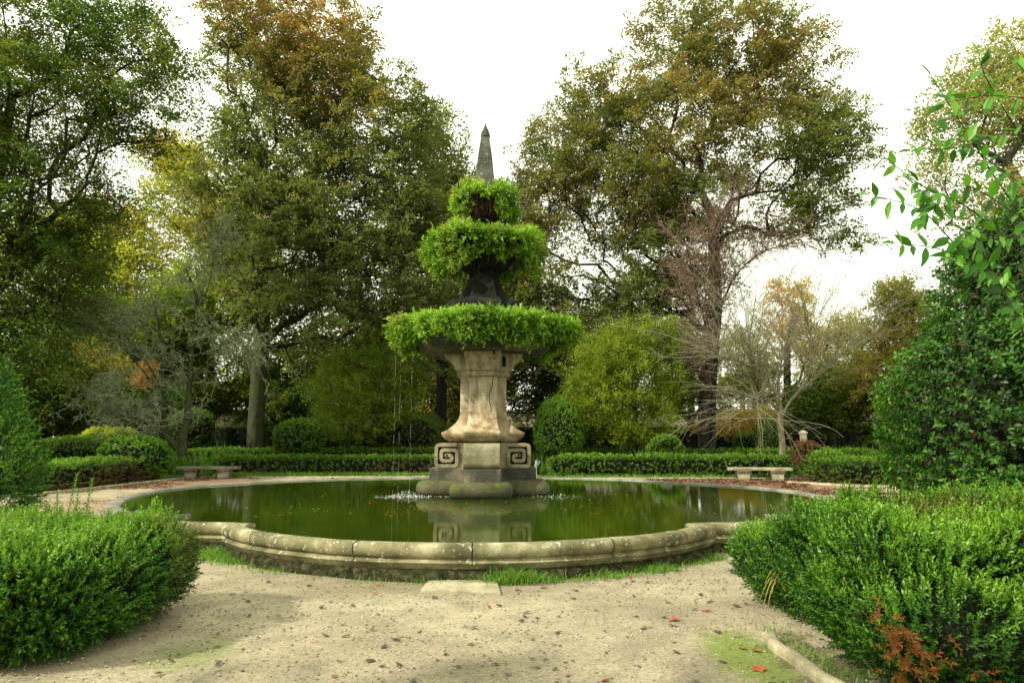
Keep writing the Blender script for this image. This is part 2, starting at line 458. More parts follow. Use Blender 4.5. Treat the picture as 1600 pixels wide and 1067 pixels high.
M['sunlit_yellow'] = leaf_mat('sunlit_yellow_leaves', [(.14, .2, .02), (.26, .32, .04), (.42, .42, .08), (.58, .5, .14)], [(.36, .28, .05), (.52, .36, .09), (.62, .42, .16)], .55, .5, .3)  # yellow leaf colour raised to carry the sunlight on the far trees
M['gold_tree'] = leaf_mat('golden_leaves', [(.38, .32, .07), (.55, .44, .10), (.68, .52, .14)], [(.5, .32, .08), (.58, .34, .1)], .5, .5, .3)
M['olive_tree'] = leaf_mat('olive_tree_leaves', [(.2, .24, .07), (.32, .34, .1), (.45, .42, .16)], [(.35, .3, .09), (.48, .38, .12)], .5, .5, .3)
M['lime'] = leaf_mat('yellow_green_leaves', [(.09, .14, .012), (.2, .28, .02), (.34, .41, .03), (.52, .54, .07)], [(.10, .18, .02), (.2, .27, .02)], .5, .45, .3)
M['lime_dim'] = leaf_mat('dim_yellow_green_leaves', [(.06, .11, .012), (.13, .21, .02), (.24, .32, .03), (.42, .47, .05)], [(.06, .13, .02), (.12, .19, .02)], .5, .45, .3)
M['orange'] = leaf_mat('orange_leaves', [(.3, .14, .04), (.45, .22, .08), (.5, .34, .12)], None, .45, .5, .3)
M['rust'] = leaf_mat('dead_rust_leaves', [(.16, .05, .015), (.3, .10, .025), (.42, .18, .05)], None, .2, .5, .3)
M['red_shrub'] = leaf_mat('red_shrub_leaves', [(.06, .09, .02), (.12, .09, .035), (.17, .075, .04)], None, .3, .5, .3)
M['grass'] = leaf_mat('grass_blades', [(.05, .14, .015), (.13, .30, .03), (.24, .45, .06)], [(.2, .22, .06), (.3, .3, .1)], .4, .45, .3)
M['bark'] = bark_mat('grey_bark', (.05, .045, .035), (.13, .12, .095), .35)
M['bark_moss'] = bark_mat('mossy_bark', (.022, .022, .014), (.075, .072, .045), .8, (.05, .075, .015))
M['bark_dark'] = bark_mat('dark_bark', (.012, .010, .008), (.04, .034, .028))
M['bark_pale'] = bark_mat('pale_bark', (.09, .08, .05), (.32, .28, .2), .3, (.16, .18, .08))
M['lichen_twig'] = bark_mat('lichen_twigs', (.15, .18, .09), (.36, .41, .25), 0)
M['bare_twig'] = bark_mat('bare_twigs', (.13, .12, .085), (.3, .28, .19), .4, (.25, .28, .14), 3)
M['red_twig'] = bark_mat('reddish_twigs', (.14, .09, .065), (.30, .20, .15), 0)

M['stone'] = stone_mat('tan_stone', (.58, .52, .38), (.46, .38, .25), (.19, .145, .095), moss_amt=.12, lichen=.15, streak=.75, scale=1.3)
M['stone_orange'] = stone_mat('stained_stone', (.56, .50, .35), (.41, .32, .18), (.13, .085, .05), moss_amt=.1, lichen=.1, streak=.5, scale=1.4)
M['stone_scroll'] = stone_mat('scroll_stone', (.42, .37, .25), (.31, .26, .165), (.14, .12, .08), moss_amt=.2, lichen=.1, streak=.35, scale=1.3)
M['stone_center'] = stone_mat('pale_block_stone', (.42, .37, .25), (.3, .27, .17), (.11, .12, .055), moss_amt=.3, lichen=.2, streak=.4)
M['stone_grey'] = stone_mat('wet_grey_stone', (.24, .2, .12), (.085, .085, .065), (.03, .033, .03), moss_amt=.35, lichen=.1, streak=.5)
M['stone_moss'] = stone_mat('mossy_stone', (.15, .14, .09), (.085, .08, .05), (.035, .035, .02), moss=(.085, .11, .015), moss_amt=.75, lichen=.06, streak=.2)
M['stone_black'] = stone_mat('blackened_stone', (.026, .025, .023), (.009, .009, .01), (.004, .004, .005), moss=(.03, .045, .012), moss_amt=.5, lichen=.02, streak=.4)
M['stone_obelisk'] = stone_mat('obelisk_stone', (.15, .145, .105), (.075, .077, .065), (.035, .038, .034), moss_amt=.2, lichen=.35, streak=.3, spots=.4)
M['rim'] = stone_mat('rim_stone', (.46, .42, .27), (.26, .235, .13), (.09, .085, .045), moss=(.09, .10, .03), moss_amt=.55, lichen=.75, streak=.1, scale=1.2, spots=.5)
M['rim_far'] = stone_mat('far_rim_stone', (.3, .29, .24), (.19, .185, .155), (.10, .10, .08), moss_amt=.2, lichen=.25, streak=.1)
M['wall'] = stone_mat('basin_wall_stone', (.42, .37, .22), (.27, .24, .12), (.07, .075, .03), moss=(.05, .065, .015), moss_amt=.45, lichen=.3, streak=.5, scale=1.1)
M['bench'] = stone_mat('bench_stone', (.5, .45, .32), (.36, .33, .22), (.16, .15, .09), moss=(.10, .12, .04), moss_amt=.4, lichen=.4)
M['bench_dark'] = stone_mat('dark_bench_stone', (.3, .27, .2), (.2, .18, .13), (.08, .075, .05), moss=(.05, .06, .02), moss_amt=.4, lichen=.4)
M['kerb'] = stone_mat('kerb_stone', (.52, .46, .32), (.4, .35, .23), (.2, .18, .11), moss_amt=.25, lichen=.2)
M['plinth_rough'] = None
def rough_plinth():
    m, n = new_mat('rough_mossy_footing'); g = n.nodes.new('ShaderNodeNewGeometry'); P = g.outputs['Position']
    a = noise(n, P, 9, 8, .8); b = noise(n, P, 30, 6, .75)
    col = ramp(n, a, [(.38, (.015, .015, .01)), (.5, (.06, .06, .028)), (.62, (.22, .2, .11))])
    col = mixc(n, maprange(n, b, .5, .62, 0, .8), col, (.07, .09, .018))
    col = mixc(n, maprange(n, noise(n, P, 13, 4), .64, .7, 0, .6), col, (.28, .22, .16))
    nn = bump(n, b, 1, .05); nn = bump(n, a, 1, .12, nn); finish(n, col, .95, nn, .1); return m
M['plinth_rough'] = rough_plinth()

# ------------------------------------------------------------------ ground and path
CX, CY = -0.62, 16.4
def ground_mat():
    m, n = new_mat('planted_earth'); g = n.nodes.new('ShaderNodeNewGeometry'); P = g.outputs['Position']
    a = noise(n, P, .8, 6, .6); b = noise(n, P, 14, 6, .7)
    col = ramp(n, a, [(.35, (.03, .045, .012)), (.5, (.05, .09, .02)), (.65, (.09, .13, .03))])
    col = mixc(n, maprange(n, b, .5, .65, 0, .7), col, (.05, .04, .02))
    finish(n, col, .95, bump(n, b, 1, .05), .1); return m
def path_mat():
    m, n = new_mat('sandy_gravel'); g = n.nodes.new('ShaderNodeNewGeometry'); P = g.outputs['Position']
    big = noise(n, P, .55, 5, .6); mid = noise(n, P, 2.6, 6, .65); fine = noise(n, P, 30, 7, .85); vf = noise(n, P, 160, 3, .7)
    col = ramp(n, big, [(.35, (.235, .20, .137)), (.5, (.335, .29, .197)), (.65, (.42, .37, .25))])
    col = mixc(n, maprange(n, mid, .45, .66, 0, .6), col, (.20, .18, .125))
    col = mixc(n, maprange(n, noise(n, P, 1.3, 6, .7), .55, .75, 0, .45), col, (.20, .20, .12))
    col = mixc(n, 1.0, col, ramp(n, fine, [(.3, (.42, .4, .37)), (.5, (1, 1, 1)), (.7, (1.6, 1.58, 1.5))]), 'MULTIPLY')
    col = mixc(n, maprange(n, vf, .35, .2, 0, .7), col, (.10, .08, .06))
    v = node(n, 'ShaderNodeTexVoronoi'); v.inputs['Scale'].default_value = 38; n.links.new(P, v.inputs['Vector'])
    col = mixc(n, maprange(n, v.outputs['Distance'], .13, .09, 0, .6), col, (.62, .57, .46))
    # moss and damp patches with a place of their own
    def patch(cx, cy, rx, ry, cc, amt, fr=5, soft=.35):
        mp = n.nodes.new('ShaderNodeMapping'); mp.vector_type = 'POINT'
        mp.inputs['Location'].default_value = (-cx / rx, -cy / ry, 0); mp.inputs['Scale'].default_value = (1 / rx, 1 / ry, 0)
        n.links.new(P, mp.inputs['Vector'])
        ln = n.nodes.new('ShaderNodeVectorMath'); ln.operation = 'LENGTH'; n.links.new(mp.outputs[0], ln.inputs[0])
        d = math_(n, 'ADD', ln.outputs['Value'], math_(n, 'MULTIPLY', math_(n, 'SUBTRACT', noise(n, P, fr, 6, .7), .5), 2.2))
        return mixc(n, maprange(n, d, 1.0, 1 - soft, 0, amt), col, cc)
    col = patch(1.82, 5.5, .36, .85, (.15, .21, .03), .8, 9)
    col = patch(2.3, 5.2, .35, 1.1, (.10, .08, .04), .7)
    col = patch(-2.5, 5.6, .35, .5, (.14, .20, .04), .45)
    col = patch(-1.4, 7.9, 2.4, .55, (.17, .15, .08), .55, 3, .8)
    col = patch(0.2, 8.35, 1.2, .25, (.14, .12, .06), .5, 6)
    col = patch(9.5, 25.5, 4.5, 2.6, (.19, .085, .04), .8, 2)
    col = patch(-12.3, 26.5, 3.6, 4.0, (.18, .10, .055), .75, 2)
    col = patch(-10.5, 17.5, 2.0, 3.2, (.25, .17, .10), .55, 2)
    h = math_(n, 'ADD', math_(n, 'MULTIPLY', fine, .6), math_(n, 'MULTIPLY', mid, 1.5))
    nn = bump(n, fine, .55, .012); nn = bump(n, mid, .4, .05, nn); nn = bump(n, v.outputs['Distance'], .3, .008, nn)
    finish(n, col, .93, nn, .15); return m
def sheet(name, xs, ys, z, amp, mat, seed):
    X, Yg = np.meshgrid(xs, ys); P = np.stack([X.ravel(), Yg.ravel(), np.zeros(X.size)], 1)
    P[:, 2] = z + amp * snoise(P, 1.1, seed)
    nx, ny = len(xs), len(ys); i = np.arange(nx - 1)[None] + np.arange(ny - 1)[:, None] * nx; i = i.ravel()
    return np_mesh(name, P, np.stack([i, i + 1, i + nx + 1, i + nx], 1), mat, None, smooth=True)
gx = np.concatenate([[-1500, -600, -200, -80], np.linspace(-45, 45, 31), [80, 200, 600, 1500]])
gy = np.concatenate([[-1000, -300, -60], np.linspace(-15, 75, 31), [110, 200, 600, 1800]])
tag(sheet('ground', gx, gy, -.02, 0, ground_mat(), 1), kind='structure')
tag(sheet('path', np.linspace(-14.4, 13.6, 190), np.linspace(-6, 30.3, 240), .004, .008, path_mat(), 2), kind='structure')

# ------------------------------------------------------------------ basin
bas = thing('pond_basin', 'wide low lobed stone basin with a rounded lichen-spotted rim around the green water', 'basin', (CX, CY, 0))
c0 = CX
def arc(cx, cy, r, a0, a1, n):
    return [(cx + r * math.sin(math.radians(a0 + (a1 - a0) * i / n)), cy - r * math.cos(math.radians(a0 + (a1 - a0) * i / n))) for i in range(n + 1)]
def spline(pts, n=8):
    out = []; P = [Vector((*p, 0)) for p in pts]; P = [P[0] * 2 - P[1]] + P + [P[-1] * 2 - P[-2]]
    for i in range(1, len(P) - 2):
        for k in range(n):
            t = k / n; a, b, c, d = P[i - 1:i + 3]
            q = .5 * (2 * b + (c - a) * t + (2 * a - 5 * b + 4 * c - d) * t * t + (3 * b - a - 3 * c + d) * t ** 3)
            out.append((q.x, q.y))
    out.append(tuple(pts[-1])); return out
half = math.degrees(math.asin(3.5 / 4.3))
front = arc(c0, 12.55, 4.3, -half, half, 44)                 # outer top edge of the front lobe, left to right
def sd_(pts): return spline([(c0 + x, y) for x, y in pts])
left_front = sd_([(-3.25, 10.2), (-3.7, 10.32), (-4.3, 10.42), (-4.85, 10.78), (-5.15, 11.2)])[::-1]
left = sd_([(-4.75, 11.62), (-5.0, 11.42), (-5.5, 11.6), (-6.35, 12.25), (-7.15, 13.4), (-7.8, 15), (-8.15, 16.6), (-8.2, 17.9), (-7.7, 19.3), (-6.45, 21.0)])[::-1]
right_front = sd_([(3.25, 10.2), (3.7, 10.32), (4.3, 10.42), (4.85, 10.78), (5.15, 11.2)])
right = sd_([(4.85, 11.55), (5.05, 11.4), (5.5, 11.6), (6.35, 12.25), (7.0, 13.4), (7.45, 15), (7.55, 16.5), (7.3, 17.8), (6.75, 18.8), (5.75, 20.0)])
back = sd_([(5.5, 19.9), (5.0, 20.9), (3.9, 22.0), (1.8, 22.8), (0, 23.05), (-2.8, 22.8), (-4.8, 22.15), (-6.2, 21.2), (-6.6, 20.7)])
ZR = .432
prof_full = [(-.05, .215), (-.02, .235), (.0, .26), (-.012, .272), (-.03, .275), (-.045, .29), (-.062, .325), (-.066, .36), (-.055, .395), (-.03, .418), (.01, .430),
             (.06, .432), (.12, .428), (.17, .418), (.2, .40), (.21, .37), (.21, .26), (.23, .24), (.23, -.1)]   # (inward offset, z); outside first
wall_prof = [(.075, .0), (.075, .115), (.085, .12), (.078, .135), (.095, .15), (.10, .175), (.085, .2), (.05, .212), (.02, .225), (.02, .25), (.2, .25), (.2, 0)]
foot_prof = [(-.05, -.03), (-.055, .03), (-.04, .07), (-.03, .10), (-.01, .125), (.03, .138), (.09, .142), (.09, -.03)]
def sweep(pts, prof, dz=0, jit=0, seed=0):
    """sweep a profile along an open line; inward is towards the left-hand side of travel"""
    rings = []; r = random.Random(seed); P = [Vector(p) for p in pts]; s = 0
    for i, p in enumerate(P):
        a = P[max(i - 1, 0)]; b = P[min(i + 1, len(P) - 1)]; t = (b - a).normalized(); nrm = Vector((-t.y, t.x))
        if i: s += (p - P[i - 1]).length
        w = math.sin(s * 3.1 + seed) * .5 + math.sin(s * 7.7 + seed * 2) * .3
        rings.append([(p.x + nrm.x * (o + jit * w * (1 + k % 3) * .5), p.y + nrm.y * (o + jit * w), z + dz + jit * .4 * w * (z > .05)) for k, (o, z) in enumerate(prof)])
    return rings
def resample(pts, d=.08):
    P = [Vector(p) for p in pts]; out = [P[0]]; acc = 0
    for a, b in zip(P, P[1:]):
        L_ = (b - a).length; t = d - acc
        while t < L_: out.append(a + (b - a) * t / L_); t += d
        acc = (acc + L_) % d
    out.append(P[-1]); return [tuple(p) for p in out]
def tailed(pts):
    return resample(pts)
sections = [('f', front, 'rim', 0), ('lf', left_front[::-1][::-1], 'rim', -.006), ('l', left, 'rim', -.012), ('rf', right_front, 'rim', -.006), ('r', right, 'rim', -.012), ('b', back, 'rim_far', -.018)]
water_poly = []
for key, pts, mt, dz in sections:
    pts = tailed(pts)
    bm = bmesh.new(); R = sweep(pts, prof_full, dz, .006, len(key) + ord(key[0])); loft(bm, R, cap=True, closed=True)
    bm_obj('rim', bm, M['rim_far'] if key in 'blr' else M['rim'], bas)
    bm = bmesh.new(); loft(bm, sweep(pts, [(o, z + dz * .5) for o, z in wall_prof], 0, .003, 3), True); bm_obj('wall', bm, M['wall'], bas)
    bm = bmesh.new(); loft(bm, sweep(pts, foot_prof, dz * .5, .034, 7), True); bm_obj('footing', bm, M['plinth_rough'], bas)
# joints between the rim stones: thin dark seams cut as slots are shown by narrow raised mortar lines
def seam(pts, i, mat):
    a = Vector(pts[i]); b = Vector(pts[i + 1]); t = (b - a).normalized(); n_ = Vector((-t.y, t.x)); bm = bmesh.new(); rings = []
    for w in (-.006, .006):
        rings.append([(a.x + t.x * w + n_.x * (o if o > -.02 else o - .0035), a.y + t.y * w + n_.y * (o if o > -.02 else o - .0035), z + .0035) for o, z in prof_full[:-2]])
    loft(bm, rings, True); return bm
fp = tailed(front)
for f_ in (.13, .35, .52, .74, .9):
    bm_obj('joint', seam(fp, int(f_ * (len(fp) - 2)), M['stone_black']), M['stone_black'], bas)

# water
def water_mat():
    m, n = new_mat('green_pond_water'); g = n.nodes.new('ShaderNodeNewGeometry'); P = g.outputs['Position']
    col = ramp(n, noise(n, P, .5, 4), [(.35, (.02, .034, .0018)), (.65, (.032, .054, .003))])
    w1 = noise(n, P, 3.2, 3, .5, (.8, 2.2, 1)); w2 = noise(n, P, 14, 3, .5, (.7, 1.8, 1))
    nn = bump(n, w1, .03, .02); nn = bump(n, w2, .07, .004, nn)
    p = finish(n, col, .012, nn, .5); p.inputs['IOR'].default_value = 1.38
    return m
bm = bmesh.new()
ring = [(CX + x, y) for x, y in [(-3.3, 10.35), (-4.2, 10.6), (-4.9, 11.1), (-5.4, 11.75), (-6.2, 12.4), (-7.0, 13.5), (-7.65, 15), (-8.0, 16.6), (-8.05, 17.9), (-7.6, 19.1), (-6.4, 20.8),
        (-4.7, 22.0), (-2.8, 22.65), (0, 22.9), (1.8, 22.65), (3.8, 21.85), (4.9, 20.75), (5.6, 19.9), (6.6, 18.7), (7.15, 17.8), (7.4, 16.5), (7.3, 15), (6.85, 13.5), (6.2, 12.4), (5.4, 11.75), (4.9, 11.1), (4.2, 10.6), (3.3, 10.35)]]
fr_in = [(c0 + (x - c0) * .972, 12.55 + (y - 12.55) * .972) for x, y in front][::-1]
vs = [bm.verts.new((x, y, .375)) for x, y in ring + fr_in]
bm.faces.new(vs); bmesh.ops.triangulate(bm, faces=bm.faces[:])
tag(bm_obj('water', bm, water_mat(), smooth=False), kind='structure')

# ------------------------------------------------------------------ fountain
FX, FY = -0.68, 16.4
fo = thing('fountain', 'tall tiered stone fountain with square scrolls and an obelisk in the middle of the pond', 'fountain', (FX, FY, 0))
def zf(py, dy=0): return at(757, py, FY - dy).z
def cross(Lh, T, r=.03, n=2):
    """Greek cross outline, arm length Lh, half width T, arm corners rounded by r"""
    def corner(cx, cy, a0):
        return [(cx + r * math.cos(a0 + PI / 2 * k / n), cy + r * math.sin(a0 + PI / 2 * k / n)) for k in range(n + 1)]
    r = min(r, T * .98, (Lh - T) * .98) if Lh - T > .01 else r * .3
    pts = []
    for q in range(4):
        a = q * PI / 2; ca, sa = math.cos(a), math.sin(a)
        loc = corner(Lh - r, -T + r, -PI / 2) + corner(Lh - r, T - r, 0) + [(T, T)]
        pts += [(x * ca - y * sa, x * sa + y * ca) for x, y in loc]
    return pts
def cross_loft(levels, r=.03, n=3):
    bm = bmesh.new()
    loft(bm, [[(FX + x, FY + y, z) for x, y in cross(Lh, T, (lv[3] if len(lv) > 3 else r), n)] for lv in levels for Lh, T, z in [lv[:3]]])
    return bm
S16 = 16.4 / FPX
WZ = .375
# mossy base ring
z0, z1 = -.05, zf(754, 1.2)
lv = []
for k in range(0, 13):
    a = -PI * .5 + PI * k / 12; ex = math.cos(a) * .17; zz = WZ - .04 + .19 + .19 * math.sin(a)
    lv.append((1.37 + ex, .53 + ex, zz, .28))
lv = [(1.37, .53, -.05, .28)] + lv
bm_obj('base_ring', cross_loft(lv, .28, 6), M['stone_moss'], fo)
# plinth
zp0 = WZ + .33; zp1 = zf(731, .4)
bm_obj('plinth', cross_loft([(1.24, .45, zp0 - .06), (1.24, .45, zp1 - .012), (1.225, .435, zp1)], .03), M['stone_grey'], fo, angle=30)
# scroll blocks
zs0, zs1 = zp1 + .001, zf(692, .3); zc = (zs0 + zs1) / 2; hs = (zs1 - zs0) / 2
def scroll_bar(axis):
    """bar with rounded ends seen from the side (x-z outline) extruded across"""
    T = .40 if axis == 'x' else .403; Lh = 1.125; r = .14; bm = bmesh.new(); out = []
    for sx, sz in ((1, 1), (-1, 1), (-1, -1), (1, -1)):
        a0 = {(1, 1): 0, (-1, 1): PI / 2, (-1, -1): PI, (1, -1): 3 * PI / 2}[(sx, sz)]
        for k in range(6):
            a = a0 + PI / 2 * k / 5; out.append((sx * (Lh - r) + r * math.cos(a), zc + sz * (hs - r) + r * math.sin(a)))
        if (sx, sz) in ((1, 1),):      # dip of the top towards the middle
            out += [(.48, zs1 - .0)]; 
    rings = []
    for t in (-T, T):
        rings.append([((FX + x, FY + t, z) if axis == 'x' else (FX + t, FY + x, z)) for x, z in out])
    loft(bm, rings); return bm
sbx = bm_obj('scroll_block', scroll_bar('x'), M['stone_scroll'], fo, angle=30)
sby = bm_obj('scroll_block', scroll_bar('y'), M['stone_center'], fo, angle=30)
def spiral_path(cx, s, flip):
    """square spiral, outermost loop half size h"""
    h = hs - .045; pitch = .118; pts = []; x = h * flip; 
    seq = []
    L0 = h; cur = (L0, -L0 + 0)   # begin at lower outer corner
    a = h; P = [(-a, a), (a, a), (a, -a), (-a, -a)]
    b = a - pitch; P += [(-a, b), (b, b), (b, -b), (-b, -b)]
    c = b - pitch; P += [(-b, c), (c, c), (c, -c * .6), (-c * .2, -c * .6)]
    return [(cx + flip * px, zc + pz) for px, pz in P]
def ribbon(path, w, y0, y1, r=.07):
    """flat band along a 2D path with rounded corners, extruded from y0 to y1"""
    P = [Vector(p) for p in path]; q = [P[0]]
    for i in range(1, len(P) - 1):
        a, b, c = P[i - 1], P[i], P[i + 1]; rr = min(r, (a - b).length * .45, (c - b).length * .45)
        s = b + (a - b).normalized() * rr; e = b + (c - b).normalized() * rr
        for k in range(5):
            t = k / 4; q.append(s * (1 - t) ** 2 + b * 2 * t * (1 - t) + e * t * t)
    q.append(P[-1]); bm = bmesh.new(); rings = []
    for i, p in enumerate(q):
        a = q[max(i - 1, 0)]; b = q[min(i + 1, len(q) - 1)]; t = (b - a).normalized(); n_ = Vector((-t.y, t.x)) * w / 2
        g = .006
        rings.append([(p.x - n_.x, y0, p.y - n_.y), (p.x - n_.x, y1 + g, p.y - n_.y), (p.x - n_.x * .85, y1, p.y - n_.y * .85), (p.x + n_.x * .85, y1, p.y + n_.y * .85), (p.x + n_.x, y1 + g, p.y + n_.y), (p.x + n_.x, y0, p.y + n_.y)])
    loft(bm, rings); return bm
for fl in (1, -1):
    bm = ribbon(spiral_path(0, 1, fl), .083, 0, -.045)
    bmesh.ops.translate(bm, verts=bm.verts[:], vec=(FX + fl * (1.125 - hs), FY - .40, 0))
    bm_obj('spiral_carving', bm, M['stone_scroll'], sbx)
for fl in (1, -1):
    bm = bmesh.new(); q_ = hs - .05; cxs = FX + fl * (1.125 - hs); bx(bm, cxs - q_, cxs + q_, FY - .405, FY - .38, zc - q_, zc + q_)
    bm_obj('dark_groove_plate', bm, M['stone_black'], sbx, smooth=False)  # grime and shade of the grooves put in as a black backing plate
# pedestal: flared cup, shaft, necking, capital
zb0, zb1 = zf(691.5, .3), zf(676, .3)
lv = [(.70, .26, zb0), (.80, .33, zb0 + .03), (.90, .39, zb0 + .09), (.955, .425, zb0 + .16), (.975, .435, zb1 - .02), (.972, .432, zb1), (.95, .42, zb1 + .012)]
for k in range(1, 11):
    t = k / 10; e = (1 - t) ** 2.3; lv.append((.545 + .39 * e, .33 + .085 * e, zb1 + .015 + (zf(645) - zb1) * t))
bm_obj('pedestal_foot', cross_loft(lv, .035), M['stone_orange'], fo, angle=50)
zsh = zf(645); zn = zf(592)
bm_obj('shaft', cross_loft([(.545, .33, zsh), (.542, .328, zsh + .5), (.54, .325, zn)], .03), M['stone'], fo, angle=40)
zk = zf(582); zcap = zf(556)
lv = [(.55, .33, zn), (.62, .36, zn + .03), (.635, .37, zk - .03), (.60, .35, zk - .02), (.60, .35, zk)]
for k in range(0, 9):
    t = k / 8; lv.append((.655 + .25 * t ** 1.7, .37 + .05 * t, zk + .005 + (zcap - zk) * .82 * t))
lv += [(.93, .43, zcap - .05), (.93, .43, zcap)]
bm_obj('capital', cross_loft(lv, .02), M['stone'], fo, angle=40)
# lower bowl: lobed dish
def lobed(levels, nl=8, amt=.05, n=96):
    bm = bmesh.new(); loft(bm, [[(FX + r * (1 + amt * (abs(math.cos(nl * PI * i / n)) - .6)) * math.cos(2 * PI * i / n), FY + r * (1 + amt * (abs(math.cos(nl * PI * i / n)) - .6)) * math.sin(2 * PI * i / n), z) for i in range(n)] for r, z in levels])
    return bm
zt = zf(522)
bm_obj('lower_bowl', lobed([(.92, zcap), (1.1, zcap + .005), (1.32, zcap + .03), (1.47, zcap + .10), (1.56, zcap + .2), (1.6, zcap + .3), (1.64, zcap + .34), (1.66, zcap + .40), (1.6, zcap + .42), (1.4, zcap + .3)], 8, .06), M['stone_grey'], fo, angle=50)
# middle pedestal (black with algae)
zm0 = zf(484); zm1 = zf(474)
bm_obj('middle_plinth', cross_loft([(.9, .42, zcap + .3), (.95, .45, zm0 - .05), (.95, .45, zm0 + .03), (.86, .42, zm0 + .12), (.72, .4, zm1 + .02)], .05), M['stone_black'], fo, angle=40)
lv = []
for k in range(0, 11):
    t = k / 10; e = (1 - t) ** 2.2; lv.append((.36 + .32 * e, .24 + .10 * e, zm1 + (zf(426) - zm1) * t))
bm_obj('middle_shaft', cross_loft(lv, .03), M['stone_black'], fo, angle=40)
zq = zf(426)
bm_obj('middle_bowl', lobed([(.36, zq), (.5, zq + .02), (.60, zq + .10), (.66, zq + .22), (.78, zq + .34), (1.0, zq + .52), (1.12, zq + .62), (1.12, zq + .7), (1.0, zq + .72)], 8, .05), M['stone_black'], fo, angle=50)
zu = zf(372)
bm_obj('upper_shaft', cross_loft([(.34, .22, zq + .6), (.3, .2, zu), (.28, .18, zu + .3), (.30, .2, zf(340))], .03), M['stone_black'], fo)
zv = zf(345)
bm_obj('upper_bowl', lobed([(.30, zv - .1), (.36, zv + .1), (.48, zv + .32), (.62, zv + .5), (.64, zv + .58), (.5, zv + .6)], 8, .05), M['stone_black'], fo, angle=50)
# obelisk and finial
def square_loft(levels, ch=.12, rz=0):
    bm = bmesh.new(); rings = []
    for h, z in levels:
        c = h * ch; pts = [(h - c, -h), (h, -h + c), (h, h - c), (h - c, h), (-h + c, h), (-h, h - c), (-h, -h + c), (-h + c, -h)]
        rings.append([(FX + x * math.cos(rz) - y * math.sin(rz), FY + x * math.sin(rz) + y * math.cos(rz), z) for x, y in pts])
    loft(bm, rings); return bm
zo0, zs, zo1, zft = zf(300), zf(253), zf(216.5), zf(194)
bm_obj('obelisk', square_loft([(.30, zo0 - .3), (.262, zo0), (.188, zs - .008), (.18, zs), (.18, zs + .006), (.187, zs + .014), (.108, zo1 - .02), (.10, zo1)], .1), M['stone_obelisk'], fo, angle=30)
bm_obj('finial', lobed([(.085, zo1), (.115, zo1 + .02), (.112, zo1 + .1), (.09, zo1 + .18), (.062, zo1 + .24), (.035, zo1 + .3), (.012, zft)], 4, .12, 32), M['stone_obelisk'], fo, angle=60)

# dark crack and stain lines down the shaft and capital
def crack(pts, w, yf, parent):
    bm = bmesh.new(); rr = random.Random(5); prev = None
    P = []
    for (x0, z0), (x1, z1) in zip(pts, pts[1:]):
        n = max(2, int(math.hypot(x1 - x0, z1 - z0) / .04))
        for k in range(n): P.append((x0 + (x1 - x0) * k / n + rr.uniform(-.012, .012), z0 + (z1 - z0) * k / n))
    rings = [[(x - w * rr.uniform(.3, 1), yf, z), (x + w * rr.uniform(.3, 1), yf, z), (x + w * .3, yf + .02, z), (x - w * .3, yf + .02, z)] for x, z in P]
    loft(bm, rings); return bm_obj('crack', bm, M['stone_black'], parent, smooth=False)
crack([(FX + .235, zk), (FX + .22, zk - .35), (FX + .15, zk - .55), (FX + .17, zk - .8), (FX + .2, zk - 1.0)], .012, FY - .5485, fo)
crack([(FX + .27, zcap), (FX + .25, zcap - .12)], .03, FY - .936, fo)
bm = bmesh.new(); bx(bm, FX + .45, FX + .53, FY - .425, FY - .38, zcap - .30, zcap - .03); bm_obj('open_joint', bm, M['stone_black'], fo, smooth=False)
